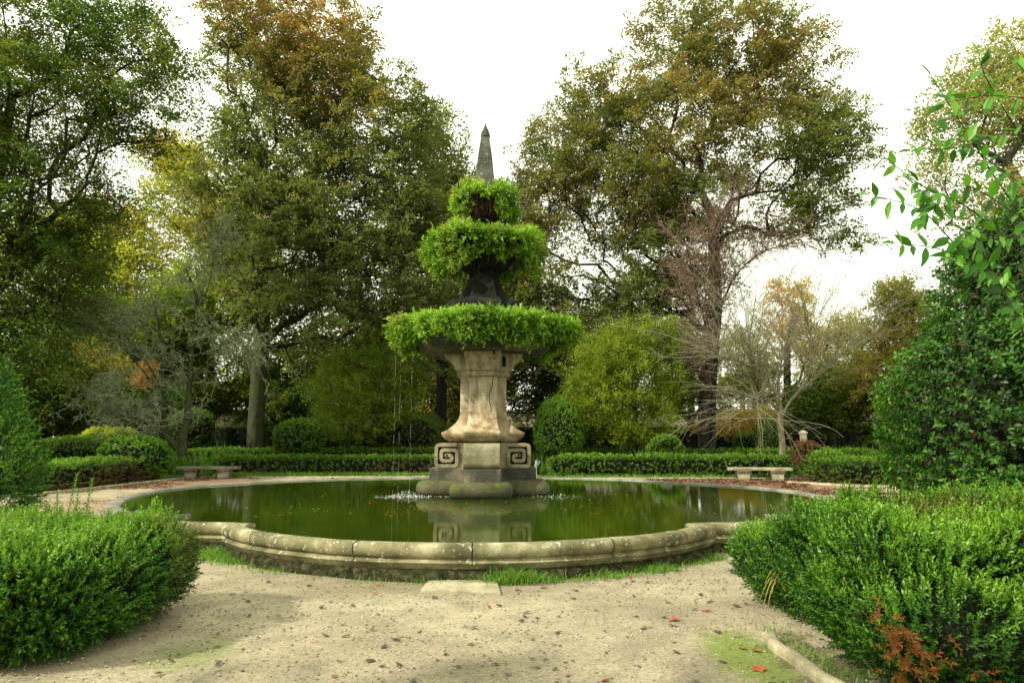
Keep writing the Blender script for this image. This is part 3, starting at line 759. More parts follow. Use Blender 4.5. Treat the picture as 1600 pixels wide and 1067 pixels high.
# planting in the three tiers
def tier(name, label, z, rmin, rmax, drop, nsp, seed, slen=.22, ll=.085, lw=.034, hang=.5, bump_=.1, gaps=None, tf=.4, wv=1.0):
    rng = np.random.default_rng(seed); th = rng.random(nsp) * 2 * PI
    # cross-section angle: -1.2 (under the lip) ... pi/2 (on top)
    ph = rng.uniform(-.9, PI * .62, nsp)
    rim = rmax * (1 + .04 * np.sin(th * 5 + seed) + .035 * np.sin(th * 11 + seed * 2) + .03 * np.sin(th * 23 + seed))
    dr = drop * (1 + .35 * np.sin(th * 3 + seed * 1.7) + .25 * np.sin(th * 8 + seed))
    w = (rim - rmin) / 2; rc = (rim + rmin) / 2
    x = rc + w * np.cos(ph); zz = z + np.where(ph > 0, tf * dr, dr) * np.sin(ph)
    N = np.stack([np.cos(ph) * np.cos(th), np.cos(ph) * np.sin(th), np.sin(ph)], 1)
    P = np.stack([FX + x * np.cos(th), FY + x * np.sin(th), zz], 1)
    P += N * (snoise(P, 7, seed) * bump_)[:, None] + rng.normal(size=P.shape) * .03
    if gaps is not None:
        k = gaps(th, ph, rng); P, N = P[k], N[k]
    P -= N * slen * .5
    D = N + np.stack([0 * N[:, 0], 0 * N[:, 0], .55 * (N[:, 2] > -.1) - hang * (N[:, 2] < .1)], 1)
    t = thing(name, label, 'plant', (FX, FY, z))
    v0 = np.clip(.3 + .25 * snoise(P, 4, seed + 1) + .25 * np.clip(N[:, 2], 0, 1) + .15 * rng.normal(size=len(P)), 0, .9)  # upper side lighter: light from above goes into the leaf colour
    V, F, v = sprigs(P, D, 8, slen, ll, lw, ang=1.0, rng=rng, var0=v0)
    np_mesh('foliage', V, F, M['bright'], t, {'var': v, 'clump': np.clip(snoise(V[::4], 3, seed + 8), 0, 1)})
    n = max(40, nsp // 25); th = rng.random(n) * 2 * PI; rr = rng.uniform(rmin, rmax * .92, n); A = []; B = []
    for a, r_ in zip(th, rr):
        p = np.array([FX + r_ * math.cos(a), FY + r_ * math.sin(a), z - drop * .2]); 
        for k in range(3):
            q = p + np.array([rng.normal() * .04 + .03 * math.cos(a), rng.normal() * .04 + .03 * math.sin(a), -drop * .3]); A.append(p); B.append(q); p = q
    branch_mesh('stem', A, B, np.full(len(A), .006), np.full(len(A), .004), M['bark_dark'], t)
    return t
tier('fountain_plant', 'broad ring of bright green leafy plants spilling over the lowest, widest fountain bowl', zf(520), 1.0, 2.14, .38, 3700, 3, ll=.115, lw=.042, hang=.7, tf=.22)
tier('fountain_plant', 'thick bright green cushion of hanging plants on the middle bowl of the fountain', zf(392), .4, 1.40, .62, 2300, 5, tf=.40, hang=.9, ll=.105, lw=.04)
def gp(th, ph, rng): return ~((np.abs(((th + PI / 2 + PI) % (2 * PI)) - PI) < .42) & (ph < .35) & (rng.random(len(th)) < .93))
tier('fountain_plant', 'small shaggy tuft of green plants just under the obelisk at the top of the fountain', zf(322), .2, .80, .42, 1250, 9, tf=.8, slen=.17, ll=.09, lw=.034, hang=.9, gaps=gp)
# brown hanging roots at the top tier
rng = np.random.default_rng(4); A = []; B = []
rt = thing('hanging_roots', 'mass of brown dead roots hanging from the top bowl under the green tuft', 'roots', (FX, FY, zf(330)))
for i in range(220):
    a = -PI / 2 + rng.normal() * .75; r_ = rng.uniform(.3, .62); p = np.array([FX + r_ * math.cos(a), FY + r_ * math.sin(a), zf(306) + rng.uniform(-.12, .15)])
    for k in range(5):
        q = p + np.array([rng.normal() * .02, rng.normal() * .02, -rng.uniform(.07, .16)]); A.append(p); B.append(q); p = q
branch_mesh('root', A, B, np.full(len(A), .008), np.full(len(A), .006), bark_mat('root_brown', (.05, .025, .014), (.14, .075, .045)), rt)

# falling water and splash
def drop_mat():
    m, n = new_mat('falling_water'); p = finish(n, (.8, .85, .85), .12, None, .6); p.inputs['Alpha'].default_value = .2; return m
DM = drop_mat()
def drips(name, label, px, py0, py1, spread, n, seed):
    r = random.Random(seed); c = at(px, py0, FY - 1.2); t = thing(name, label, 'water', (c.x, c.y, WZ)); A = []; B = []
    for i in range(n):
        x = c.x + r.uniform(-spread, spread); y = c.y + r.uniform(-.3, .3); z = c.z - r.random() * .3
        while z > WZ + .05:
            L_ = r.uniform(.08, .5); A.append((x, y, z)); B.append((x, y, z - L_)); z -= L_ + r.uniform(.02, .3)
    V, F = tubes(np.array(A), np.array(B), np.full(len(A), .0022), np.full(len(A), .0022), 4)
    o = np_mesh('water_trickle', V, F, DM, None); tag(o, label, 'water', kind='stuff'); bpy.data.objects.remove(t); return o
drips('water_trickle', 'thin threads of water falling from the left side of the lowest bowl', 632, 545, 775, .15, 3, 1)
0 and drips('water_trickle', 'few thin threads of water falling from the right side of the lowest bowl', 868, 555, 775, .2, 6, 2)
0 and drips('water_trickle', 'thin bright thread of water falling right of the brown roots at the top tier', 799, 330, 352, .02, 3, 3)
def foam():
    m, n = new_mat('white_foam'); finish(n, (.75, .8, .78), .4); return m
FM = foam()
def splash(label, px, py, rx, ry, n, hmax, seed):
    r = np.random.default_rng(seed); c = at(px, py, FY - .9); zc_ = WZ
    P = r.normal(size=(n, 3)) * np.array([rx, ry, 0]) + np.array([c.x, FY - .9, WZ + .004])
    P[:, 2] += (r.random(n) ** 3) * hmax * np.exp(-((P[:, 0] - c.x) / rx) ** 2)
    D = unit(r.normal(size=(n, 3)) * np.array([1, 1, .25])); V, F = leaves(P, D, np.tile([[0, 0, 1.]], (n, 1)) + r.normal(size=(n, 3)) * .2, .03 * (.4 + r.random(n)), .018 * (.4 + r.random(n)))
    o = np_mesh('water_splash', V, F, FM, None); tag(o, label, 'water', kind='stuff'); return o
splash('white splashing droplets and foam on the water left of the fountain foot', 634, 776, .26, .2, 650, .13, 1)
splash('faint sprinkle of drops on the water right of the fountain foot', 880, 772, .35, .35, 90, .02, 2)
splash('line of small droplets in front of the mossy foot of the fountain', 745, 780, .8, .06, 120, .02, 3)
# leaves adrift
def float_leaves(n, seed, region, name, label, mat, size):
    r = np.random.default_rng(seed); P = np.stack([r.uniform(region[0], region[1], n), r.uniform(region[2], region[3], n), np.full(n, WZ + .006)], 1)
    k = snoise(P, 1.8, seed) > .1; P = P[k]; n = len(P)
    ang = r.random(n) * 2 * PI; D = np.stack([np.cos(ang), np.sin(ang), 0 * ang], 1)
    V, F = leaves(P, D, np.tile([[0, 0, 1.]], (n, 1)), size * (.5 + r.random(n)), size * .6 * (.5 + r.random(n)), .08)
    return tag(np_mesh(name, V, F, mat, None, {'var': r.random(n), 'clump': np.zeros(n)}), label, 'leaves', kind='stuff')
float_leaves(420, 5, (-4.4, 1.8, 10.3, 14.6), 'floating_leaves', 'scattered brown and orange leaves floating on the pond near the front rim', M['rust'], .06)
float_leaves(260, 6, (-5.4, 4.6, 12, 21.5), 'floating_leaves', 'tiny pale flecks and leaves adrift across the middle of the pond', M['gold_tree'], .035)

# ------------------------------------------------------------------ benches
def bench(label, x, y, rz, L_, mat, name='stone_bench'):
    t = thing(name, label, 'bench', (x, y, 0), rz=rz)
    bm = bmesh.new(); n = 24; rings = []
    r = random.Random(int(x * 10))
    for i in range(n + 1):
        u = -L_ / 2 + L_ * i / n; j = [r.uniform(-.008, .008) for _ in range(6)]
        rings.append([(u, -.26 + j[0], .40), (u, -.27 + j[1], .415 + j[5]), (u, -.265 + j[2], .495 + j[3]), (u, -.24, .515 + j[4] * .6), (u, .24, .515 + j[3] * .5), (u, .265, .49), (u, .265, .40)])
    loft(bm, rings)
    bm.transform(Matrix.Translation((x, y, 0)) @ Matrix.Rotation(rz, 4, 'Z')); bm_obj('seat', bm, mat, t, angle=35)
    for s in (-1, 1):
        bm = bmesh.new(); w0 = .24
        prof = [(-.24, .0), (-.25, .10), (-.2, .16), (-.17, .24), (-.18, .30), (-.24, .34), (-.25, .40)]
        rings = []
        for k, (yy, z) in enumerate(prof):
            w = w0 * (.82 + .38 * z / .4)
            rings.append([(s * L_ * .27 - w, yy, z), (s * L_ * .27 + w, yy, z), (s * L_ * .27 + w, -yy, z), (s * L_ * .27 - w, -yy, z)])
        loft(bm, rings); bm.transform(Matrix.Translation((x, y, 0)) @ Matrix.Rotation(rz, 4, 'Z')); bm_obj('leg', bm, mat, t, angle=30, bevel=.012)
    return t
bench('pale stone bench under the bare arching tree on the right side of the pond', 10.05, 28.0, math.radians(-6), 2.45, M['bench'])
bench('dark weathered stone bench beside the round shrub on the left side of the pond', -12.85, 29.2, math.radians(3), 2.5, M['bench_dark'])

# ------------------------------------------------------------------ hedges and clipped shrubs
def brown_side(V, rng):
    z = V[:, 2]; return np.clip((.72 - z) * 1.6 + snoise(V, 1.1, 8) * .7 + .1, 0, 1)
def hedge(label, x0, x1, y0, y1, h, seed, mat='box_far', dens=95, **kw):
    cx, cy = (x0 + x1) / 2, (y0 + y1) / 2; a, b = (x1 - x0) / 2, (y1 - y0) / 2
    area = 4 * a * b + 4 * h * (a + b); n = int(area * dens)
    kw.setdefault('clumpf', brown_side); kw.setdefault('up', .5)
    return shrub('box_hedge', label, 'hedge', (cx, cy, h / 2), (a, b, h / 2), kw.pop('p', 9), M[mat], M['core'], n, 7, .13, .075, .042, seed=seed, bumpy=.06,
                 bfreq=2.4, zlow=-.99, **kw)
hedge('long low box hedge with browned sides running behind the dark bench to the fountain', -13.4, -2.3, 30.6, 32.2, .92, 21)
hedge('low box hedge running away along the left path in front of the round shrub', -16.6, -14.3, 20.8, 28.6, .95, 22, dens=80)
hedge('trim bright green low hedge right of the fountain, ending at the pale bench', 1.6, 12.3, 29.3, 30.9, .97, 23, clumpf=lambda V, r: np.clip(snoise(V, 1, 3) * .6 - .35, 0, 1))
hedge('low bright hedge block to the right of the red-tinged shrub', 11.6, 15.2, 24.6, 28.2, .98, 24, dens=80)
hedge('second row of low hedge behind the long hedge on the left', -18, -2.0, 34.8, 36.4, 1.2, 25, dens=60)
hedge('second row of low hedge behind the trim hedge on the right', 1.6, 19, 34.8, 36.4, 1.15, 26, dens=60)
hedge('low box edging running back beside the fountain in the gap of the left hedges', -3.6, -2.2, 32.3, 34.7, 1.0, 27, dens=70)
def ball(name, label, px, py, rpx, rpy, Y, mat, seed, cone=0, p=2.2, dens=130, ll=.07, bumpy=.05, cat='shrub', slen=.12):
    c = at(px, py, Y); s = Y / FPX; a, h = rpx * s, rpy * s
    n = int(4 * PI * a * max(a, h) * dens)
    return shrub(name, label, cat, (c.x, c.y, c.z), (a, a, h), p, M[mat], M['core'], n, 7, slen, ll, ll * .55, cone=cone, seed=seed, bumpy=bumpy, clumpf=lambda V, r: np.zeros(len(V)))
ball('clipped_shrub', 'dense round clipped green ball standing above the left hedge', 468, 684, 40, 30, 33.4, 'box_far', 31, dens=110)
ball('clipped_shrub', 'tall green dome-shaped clipped bush directly right of the fountain shaft', 874, 668, 46, 48, 34.2, 'box_far', 32, cone=.25)
ball('clipped_shrub', 'broad rounded green bush left of the dark bench', 212, 716, 50, 36, 28.0, 'box', 33, bumpy=.1, dens=90)
ball('clipped_shrub', 'dark green narrow cone behind the trunk of the bare arching tree', 1200, 688, 24, 36, 41, 'dark_tree', 34, cone=.35)
ball('red_shrub', 'small round shrub with red-brown top between pale bench and hedge block', 1262, 708, 24, 22, 27.6, 'red_shrub', 35, bumpy=.1)
ball('clipped_shrub', 'leafy green bush low at the end of the pale bench', 1290, 728, 36, 26, 27.2, 'box_far', 36, bumpy=.1)
ball('yellow_shrub', 'bright yellow-green mounded shrub behind the left hedge', 170, 688, 42, 20, 33, 'lime', 37, bumpy=.15, dens=80)
ball('clipped_shrub', 'dark bush behind the yellow-green mound at the far left', 120, 704, 60, 22, 31, 'box_far', 38, bumpy=.15, dens=60)
ball('clipped_shrub', 'dark green rounded bush beside the mossy lichen tree trunk', 300, 672, 34, 34, 39, 'dark_tree', 39, bumpy=.1, dens=60)
ball('clipped_shrub', 'small round dark bush in front of the orange leaves at right', 1170, 690, 24, 16, 42, 'box_far', 40, bumpy=.1, dens=60)
ball('clipped_shrub', 'dark spreading bush tucked under the dim yellow-green tree left of the fountain', 640, 680, 60, 34, 38, 'dark_tree', 41, bumpy=.2, dens=60)
# arch topiary
def arch(label, px, py, R_, r_, Y, seed):
    rng = np.random.default_rng(seed); c = at(px, py, Y); n = 1500
    u = rng.uniform(-.25, PI * 1.12, n); v = rng.random(n) * 2 * PI
    N = np.stack([np.cos(v) * np.cos(u), np.sin(v), np.cos(v) * np.sin(u)], 1)
    rr = r_ * (1 - .3 * (u < .3)); 
    P = np.stack([c.x + R_ * np.cos(u), np.full(n, Y), c.z + R_ * np.sin(u)], 1) + N * rr[:, None]
    P[:, 2] = np.maximum(P[:, 2], .1)
    t = thing('arch_topiary', label, 'shrub', (c.x, Y, 0))
    V, F, vv = sprigs(P - N * .08, N + np.array([0, 0, .5]), 7, .13, .07, .04, rng=rng, var0=np.clip(.35 + .3 * N[:, 2] + .15 * rng.normal(size=n), 0, .9))  # top of the arch lighter, its top light painted into the leaves
    np_mesh('foliage', V, F, M['box_far'], t, {'var': vv, 'clump': np.zeros(len(vv))})
    A, B = [], []
    for k in range(14):
        a0, a1 = -.5 + k * .3, -.5 + (k + 1) * .3
        A.append((c.x + R_ * math.cos(a0), Y, max(c.z + R_ * math.sin(a0), 0))); B.append((c.x + R_ * math.cos(a1), Y, max(c.z + R_ * math.sin(a1), 0)))
    A.append((c.x - R_, Y, 0)); B.append((c.x - R_, Y, c.z)); A.append((c.x + R_, Y, 0)); B.append((c.x + R_, Y, c.z))
    branch_mesh('branch', A, B, np.full(len(A), .09), np.full(len(A), .09), M['core'], t)
arch('green topiary clipped into a small arch above the right hedge', 1040, 710, .66, .2, 31.6, 5)

# lawn / bed cover between the hedges
def ground_cover(name, label, x0, x1, y0, y1, n, mat, h, seed, w=.05):
    r = np.random.default_rng(seed); P = np.stack([r.uniform(x0, x1, n), r.uniform(y0, y1, n), np.zeros(n)], 1)
    D = r.normal(size=(n, 3)) * .35 + np.array([0, 0, 1]); hh = h * (.4 + r.random(n)) * (1 + .5 * snoise(P, .8, seed))
    V, F = leaves(P, D, r.normal(size=(n, 3)), hh, w * (.6 + .8 * r.random(n)), .1)
    return tag(np_mesh(name, V, F, mat, None, {'var': np.clip(.4 + .4 * snoise(P, .6, seed + 1) + .2 * r.random(n), 0, 1), 'clump': np.clip(snoise(P, .5, seed + 3) - .4, 0, 1)}), label, 'plants', kind='stuff')
ground_cover('ground_cover', 'low leafy bedding plants growing between and behind the hedges', -26, 30, 32.4, 50, 42000, M['box_far'], .75, 1, .1)

# ------------------------------------------------------------------ foreground hedges
def near_hedge(label, parts, seed, name='box_hedge'):
    x, y = parts[0][0][0], parts[0][0][1]; t = thing(name, label, 'hedge', (x, y, 0)); rng = np.random.default_rng(seed)
    Vs, Fs, vs, cs, o = [], [], [], [], 0
    for i, (c, s, p, rz, n) in enumerate(parts):
        P, N = sq_points(n, s, p, rng, 0, -.97)
        cc, ss = math.cos(rz), math.sin(rz); R = np.array([[cc, -ss, 0], [ss, cc, 0], [0, 0, 1]]); P = P @ R.T + np.array(c); N = N @ R.T
        bn = snoise(P, 4.5, seed) ; P += N * (bn * .10 + .05 * snoise(P, 11, seed + 31))[:, None]
        # undercut towards the ground
        k = np.clip((.45 - P[:, 2]) / .45, 0, 1); P[:, :2] -= (N[:, :2] * (k ** 1.5 * .22)[:, None])
        # drop points buried in the sibling pieces
        keep = snoise(P, 3.7, seed + 50) * .7 + snoise(P, 9, seed + 51) * .5 + rng.normal(size=len(P)) * .25 > -.62
        for j, (c2, s2, p2, rz2, _) in enumerate(parts):
            if j == i: continue
            c3, s3 = math.cos(rz2), math.sin(rz2); Q = (P - np.array(c2)) @ np.array([[c3, -s3, 0], [s3, c3, 0], [0, 0, 1]]) / np.array(s2)
            keep &= np.sum(np.abs(Q) ** p2, 1) > .8
        P, N = P[keep & (P[:, 2] > .03)], N[keep & (P[:, 2] > .03)]
        P = P - N * (.06 + rng.random(len(P)) ** 2 * .12)[:, None]
        pat = snoise(P, 2.6, seed + 3)
        v0 = np.clip(.36 + .2 * pat + .28 * np.clip(N[:, 2], 0, 1) - .12 * np.clip(1 - P[:, 2] / .5, 0, 1) + .12 * rng.normal(size=len(P)), 0, .85)  # light on the top and shade low down put into the leaf colour
        lean = np.array([.15, -.1, .75])
        V, F, v = sprigs(P, N + lean, 13, .12, .030, .0125, ang=.85, rng=rng, var0=v0, spread=.3)
        Pi = P[rng.integers(0, len(P), len(P) * 4)]; Ni = unit(Pi - np.array(c)); Pi = Pi + rng.normal(size=Pi.shape) * .05 - Ni * (.03 + .07 * rng.random(len(Pi)))[:, None]
        Vi, Fi = leaves(Pi, rng.normal(size=Pi.shape) + Ni * .8, rng.normal(size=Pi.shape) + Ni, .032, .015)
        V, F = join([(V, F), (Vi, Fi)]); v = np.concatenate([v, rng.random(len(Pi)) * .35])  # inner leaves keep to the darker colours, as shade inside the hedge
        Vs.append(V); Fs.append(F + o); o += len(V); vs.append(v)
        core_mesh(c, s, p, rz, M['core'], t, 'dark_inner_core', .17)
    V = np.concatenate(Vs); F = np.concatenate(Fs); v = np.concatenate(vs)
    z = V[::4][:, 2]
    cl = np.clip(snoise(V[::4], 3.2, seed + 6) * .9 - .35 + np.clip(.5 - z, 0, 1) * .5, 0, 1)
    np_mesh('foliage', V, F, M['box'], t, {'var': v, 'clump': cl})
    return t
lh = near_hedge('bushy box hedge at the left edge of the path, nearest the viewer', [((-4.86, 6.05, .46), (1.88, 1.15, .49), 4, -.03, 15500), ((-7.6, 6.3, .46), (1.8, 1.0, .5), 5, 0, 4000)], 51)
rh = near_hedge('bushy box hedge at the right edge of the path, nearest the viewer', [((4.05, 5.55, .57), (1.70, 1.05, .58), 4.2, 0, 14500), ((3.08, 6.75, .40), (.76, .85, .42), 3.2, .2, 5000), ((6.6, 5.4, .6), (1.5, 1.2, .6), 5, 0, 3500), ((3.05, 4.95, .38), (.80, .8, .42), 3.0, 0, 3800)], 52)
# long shoots standing out of the hedges
def shoots(parent, pts, seed, hl=.3, n=14):
    rng = np.random.default_rng(seed); A, B, Ps, Ds, Ns = [], [], [], [], []
    for (x, y, z, h) in pts:
        p = np.array([x, y, z]); d = unit(np.array([rng.normal() * .15, rng.normal() * .15, 1.]))
        for k in range(int(h / .022)):
            q = p + d * .022; A.append(p); B.append(q); az = k * 1.57 + rng.random() * .3
            for s in (0, PI):
                rad = np.array([math.cos(az + s), math.sin(az + s), .6]); Ps.append(q); Ds.append(rad + d * .5); Ns.append(d - rad * .3)
            p = q
    branch_mesh('stem', A, B, np.full(len(A), .0025), np.full(len(A), .002), M['bark_moss'], parent)
    P = np.array(Ps); V, F = leaves(P, np.array(Ds), np.array(Ns), .04, .017)
    np_mesh('shoot', V, F, M['box'], parent, {'var': .8 + .2 * rng.random(len(P)), 'clump': np.zeros(len(P))})
def sh(px, py, Y, h): p = at(px, py, Y); return (p.x, p.y, p.z, h)
shoots(lh, [sh(104, 815, 6.3, .42), sh(133, 815, 6.3, .38), sh(90, 815, 6.2, .28), sh(118, 815, 6.2, .25), sh(190, 815, 6.2, .14), sh(70, 806, 6.0, .1), sh(225, 815, 6.6, .1), sh(170, 815, 6.6, .12), sh(45, 810, 6.4, .1), sh(10, 815, 5.9, .12)], 1)
shoots(rh, [sh(1250, 800, 6.2, .12), sh(1310, 795, 6.0, .14), sh(1345, 800, 5.6, .12), sh(1275, 790, 6.2, .1), sh(1420, 808, 5.4, .12), sh(1500, 815, 5.2, .14), sh(1562, 812, 5.2, .16)], 2)
# dead rust-brown twigs in the right hedge
dr = rh
rng = np.random.default_rng(77); P = []
for (px, py, n, sx, sz) in ((1405, 985, 7, .06, .03), (1420, 1015, 22, .06, .08), (1440, 1040, 14, .06, .05), (1400, 1060, 8, .08, .03), (1375, 975, 5, .03, .02), (1550, 1062, 7, .07, .03)):
    c = at(px, py, 4.13); P.append(rng.normal(size=(n, 3)) * np.array([sx, .03, sz]) + np.array(c))
P = np.concatenate(P); D = np.tile([[-.2, -.9, -.1]], (len(P), 1)) + rng.normal(size=P.shape) * .5
V, F, v = sprigs(P, D, 11, .10, .032, .013, rng=rng); np_mesh('dead_foliage', V, F, M['rust'], rh, {'var': v, 'clump': 0 * v})

# tall shrubs at both sides
def tall(label, parts, mat, seed, leaf, name, nl=8, slen=.2, cat='shrub', wid=.5, dens=1.0, big=False):
    x, y = parts[0][0][0], parts[0][0][1]; t = thing(name, label, cat, (x, y, 0)); rng = np.random.default_rng(seed); Ps, Ns = [], []
    for i, (c, s, n) in enumerate(parts):
        P, N = sq_points(n, s, 2.3, rng, 0, -1); P = P + np.array(c)
        keep = np.ones(len(P), bool)
        for j, (c2, s2, _) in enumerate(parts):
            if j != i: keep &= np.sum(((P - np.array(c2)) / np.array(s2)) ** 2, 1) > .85
        keep &= P[:, 2] > .05; Ps.append(P[keep]); Ns.append(N[keep]); core_mesh(c, s, 2.3, 0, M['core'], t, 'dark_inner_core', .42)
    P = np.concatenate(Ps); N = np.concatenate(Ns); P += N * (snoise(P, 2.4, seed) * .14)[:, None] - N * (rng.random(len(P)) ** 1.5 * .3)[:, None]
    D = N + np.array([0, 0, .35]) + rng.normal(size=P.shape) * .3
    v0 = np.clip(.3 + .22 * snoise(P, 2, seed + 1) + .18 * rng.normal(size=len(P)), 0, .85)
    cl = None
    n = len(P); A, B2 = None, None
    if big:
        D = unit(D); ref = unit(rng.normal(size=(n, 3))); U = unit(np.cross(D, ref)); W2 = np.cross(D, U); PP, DD, NN, vv = [], [], [], []
        for k in range(nl):
            tt = (k + .5) / nl; az = k * 2.4 + rng.random(n); rad = U * np.cos(az)[:, None] + W2 * np.sin(az)[:, None]
            PP.append(P + D * slen * tt); DD.append(D * .6 + rad * .9 + rng.normal(size=D.shape) * .2 - np.array([0, 0, .2])); NN.append(D - rad * .4 + rng.normal(size=D.shape) * .35); vv.append(np.clip(v0 + .3 * rng.random(n), 0, 1))
        PP = np.concatenate(PP); s = .65 + .6 * rng.random(len(PP)); V, F, nt_ = big_leaves(PP, np.concatenate(DD), np.concatenate(NN), leaf * s, leaf * wid * s)
        vv = np.concatenate(vv); cc = (rng.random(len(vv)) < .05).astype(float) + np.clip(snoise(PP, 2.5, seed + 2) * 1.3 - .75, 0, 1); cc = np.clip(cc, 0, 1)
        np_mesh('foliage', V, F, M[mat], t, {'var': np.repeat(vv, nt_), 'clump': np.repeat(cc, nt_)}, smooth=True)
        ii = rng.integers(0, n, n * 6); Pi = P[ii] - N[ii] * (.12 + .22 * rng.random(len(ii)))[:, None] + rng.normal(size=(len(ii), 3)) * .09
        V, F = leaves(Pi, rng.normal(size=Pi.shape), N[ii] + rng.normal(size=Pi.shape) * .6, leaf, leaf * .5)
        np_mesh('inner_leaves', V, F, M[mat], t, {'var': rng.random(len(ii)) * .5, 'clump': (rng.random(len(ii)) < .06).astype(float)})  # deep leaves take darker colours that stand in for inner shade
    else:
        V, F, v = sprigs(P, D, nl, slen, leaf, leaf * wid, rng=rng, var0=v0); np_mesh('foliage', V, F, M[mat], t, {'var': v, 'clump': 0 * v})
    return t
rb = at(1700, 700, 9.2)
tall('tall dark glossy-leaved laurel bush rising at the right edge behind the box hedge',
     [((7.45, 9.0, 1.6), (2.15, 2.1, 1.95), 5600), ((7.8, 9.0, 3.3), (1.75, 1.75, 1.5), 4000), ((8.0, 8.9, 4.1), (1.25, 1.2, 1.1), 2200), ((6.2, 8.6, .7), (.95, .9, .8), 1300)], 'laurel', 61, .068, 'laurel_bush', 10, .2, big=True, wid=.5)
tall('tall bright green small-leaved bush cut by the left edge of the picture',
     [((-8.3, 9.4, 1.0), (1.5, 1.5, 1.15), 6000), ((-8.65, 9.6, 1.9), (1.3, 1.3, 1.1), 4500)], 'box', 62, .045, 'evergreen_bush', 9, .16)

# branch with big backlit leaves reaching in from the right
def leafy_branch():
    rng = np.random.default_rng(9); t = thing('overhanging_branch', 'long thin shoots with large backlit pointed leaves hanging in at the upper right corner', 'branch', (3.55, 3.3, 0))
    A, B, ra, P, D, N = [], [], [], [], [], []
    def shoot(pts, r0):
        Q = [np.array(at(*p)) if len(p) == 3 else np.array(p) for p in pts]; Q = [np.array(v) for v in Q]
        sm = []
        ext = [2 * Q[0] - Q[1]] + Q + [2 * Q[-1] - Q[-2]]
        for i in range(1, len(ext) - 2):
            for k in range(8):
                u = k / 8; a, b, c, d = ext[i - 1:i + 3]
                sm.append(.5 * (2 * b + (c - a) * u + (2 * a - 5 * b + 4 * c - d) * u * u + (3 * b - a - 3 * c + d) * u ** 3))
        sm.append(Q[-1]); n = len(sm)
        for i in range(n - 1): A.append(sm[i]); B.append(sm[i + 1]); ra.append(r0 * (1 - .75 * i / n))
        return sm
    base = np.array([3.55, 3.3, 0.])
    stems = []
    pr = [np.array([3.6, 3.3, 0.]), np.array([3.55, 3.3, 1.0])] + [np.array(at(*p)) for p in ((1830, 480, 3.25), (1780, 330, 3.22), (1720, 200, 3.2))]
    for a_, b_ in zip(pr, pr[1:]): A.append(a_); B.append(b_); ra.append(.012)
    for pts in ([(1800, 500, 3.25), (1660, 420, 3.2), (1570, 300, 3.1), (1500, 190, 3.05), (1455, 120, 3.0)],
                [(1790, 420, 3.25), (1680, 330, 3.2), (1600, 220, 3.1), (1545, 130, 3.05), (1530, 90, 3.0)],
                [(1760, 520, 3.2), (1620, 420, 3.1), (1520, 330, 3.0), (1440, 290, 2.95), (1375, 240, 2.9)],
                [(1740, 560, 3.2), (1600, 470, 3.05), (1510, 400, 3.0), (1440, 330, 2.95), (1360, 305, 2.9)],
                [(1740, 560, 3.2), (1620, 480, 3.05), (1540, 420, 3.0), (1470, 390, 2.95), (1400, 380, 2.9)],
                [(1760, 380, 3.2), (1660, 260, 3.1), (1580, 210, 3.05), (1500, 230, 3.0), (1425, 235, 2.95)],
                [(1760, 300, 3.2), (1680, 180, 3.1), (1620, 130, 3.05), (1580, 90, 3.0)],
                [(1740, 460, 3.2), (1650, 380, 3.05), (1580, 330, 3.0), (1500, 290, 2.95), (1440, 340, 2.9)],
                [(1760, 420, 3.2), (1680, 330, 3.1), (1600, 290, 3.0), (1530, 240, 2.95), (1470, 200, 2.9)],
                [(1760, 330, 3.2), (1690, 250, 3.1), (1640, 170, 3.0), (1560, 150, 2.95), (1480, 160, 2.9)],
                [(1760, 480, 3.2), (1680, 400, 3.1), (1590, 370, 3.0), (1520, 370, 2.95), (1430, 290, 2.9)],
                [(1760, 640, 3.1), (1680, 600, 3.0), (1620, 560, 2.95), (1560, 440, 2.9), (1500, 410, 2.85)],
                [(1760, 560, 3.1), (1650, 500, 2.95), (1590, 490, 2.9), (1540, 400, 2.85)]):
        sm = shoot(pts, .006); stems.append(sm)
        seg = len(sm)
        for i in range(int(seg * .3), seg, 2):
            d = unit(sm[min(i + 1, seg - 1)] - sm[max(i - 1, 0)])
            for s in (-1, 1):
                if rng.random() < .12: continue
                side = unit(np.cross(d, np.array([0, -1., .2]))) * s
                P.append(sm[i] + rng.normal(size=3) * .004); D.append(d * .6 + side * .9 + np.array([0, 0, -.35]) + rng.normal(size=3) * .35)
                N.append(np.array([0, -.55, .8]) + rng.normal(size=3) * .5)
        P.append(sm[-1]); D.append(unit(sm[-1] - sm[-3])); N.append(np.array([0, -.6, .7]))
    branch_mesh('stem', A, B, ra, np.array(ra) * .95, M['bark_moss'], t)
    P, D, N = np.array(P), np.array(D), np.array(N); s = .6 + .6 * rng.random(len(P))
    V, F, k = big_leaves(P, D, N, .088 * s, .038 * s)
    np_mesh('foliage', V, F, M['sprig'], t, {'var': np.repeat(rng.random(len(P)), k)}, smooth=True)
leafy_branch()

# ------------------------------------------------------------------ big trees
def autumn_top(z0, z1, seed, lo=-.3, hi=.75, fr=.45):
    def f(V, rng):
        h = np.clip((V[:, 2] - z0) / (z1 - z0), 0, 1)
        return np.clip(lo + hi * h + .75 * snoise(V, fr, seed) * (.35 + .65 * h) + .25 * rng.normal(size=len(V)), 0, 1)
    return f
def trunk_pts(pp, Y): 
    out = []
    for px, py, dy in pp:
        v = at(px, py, Y + dy); out.append((v.x, v.y, v.z))
    out[0] = (out[0][0], out[0][1], -.1); return out
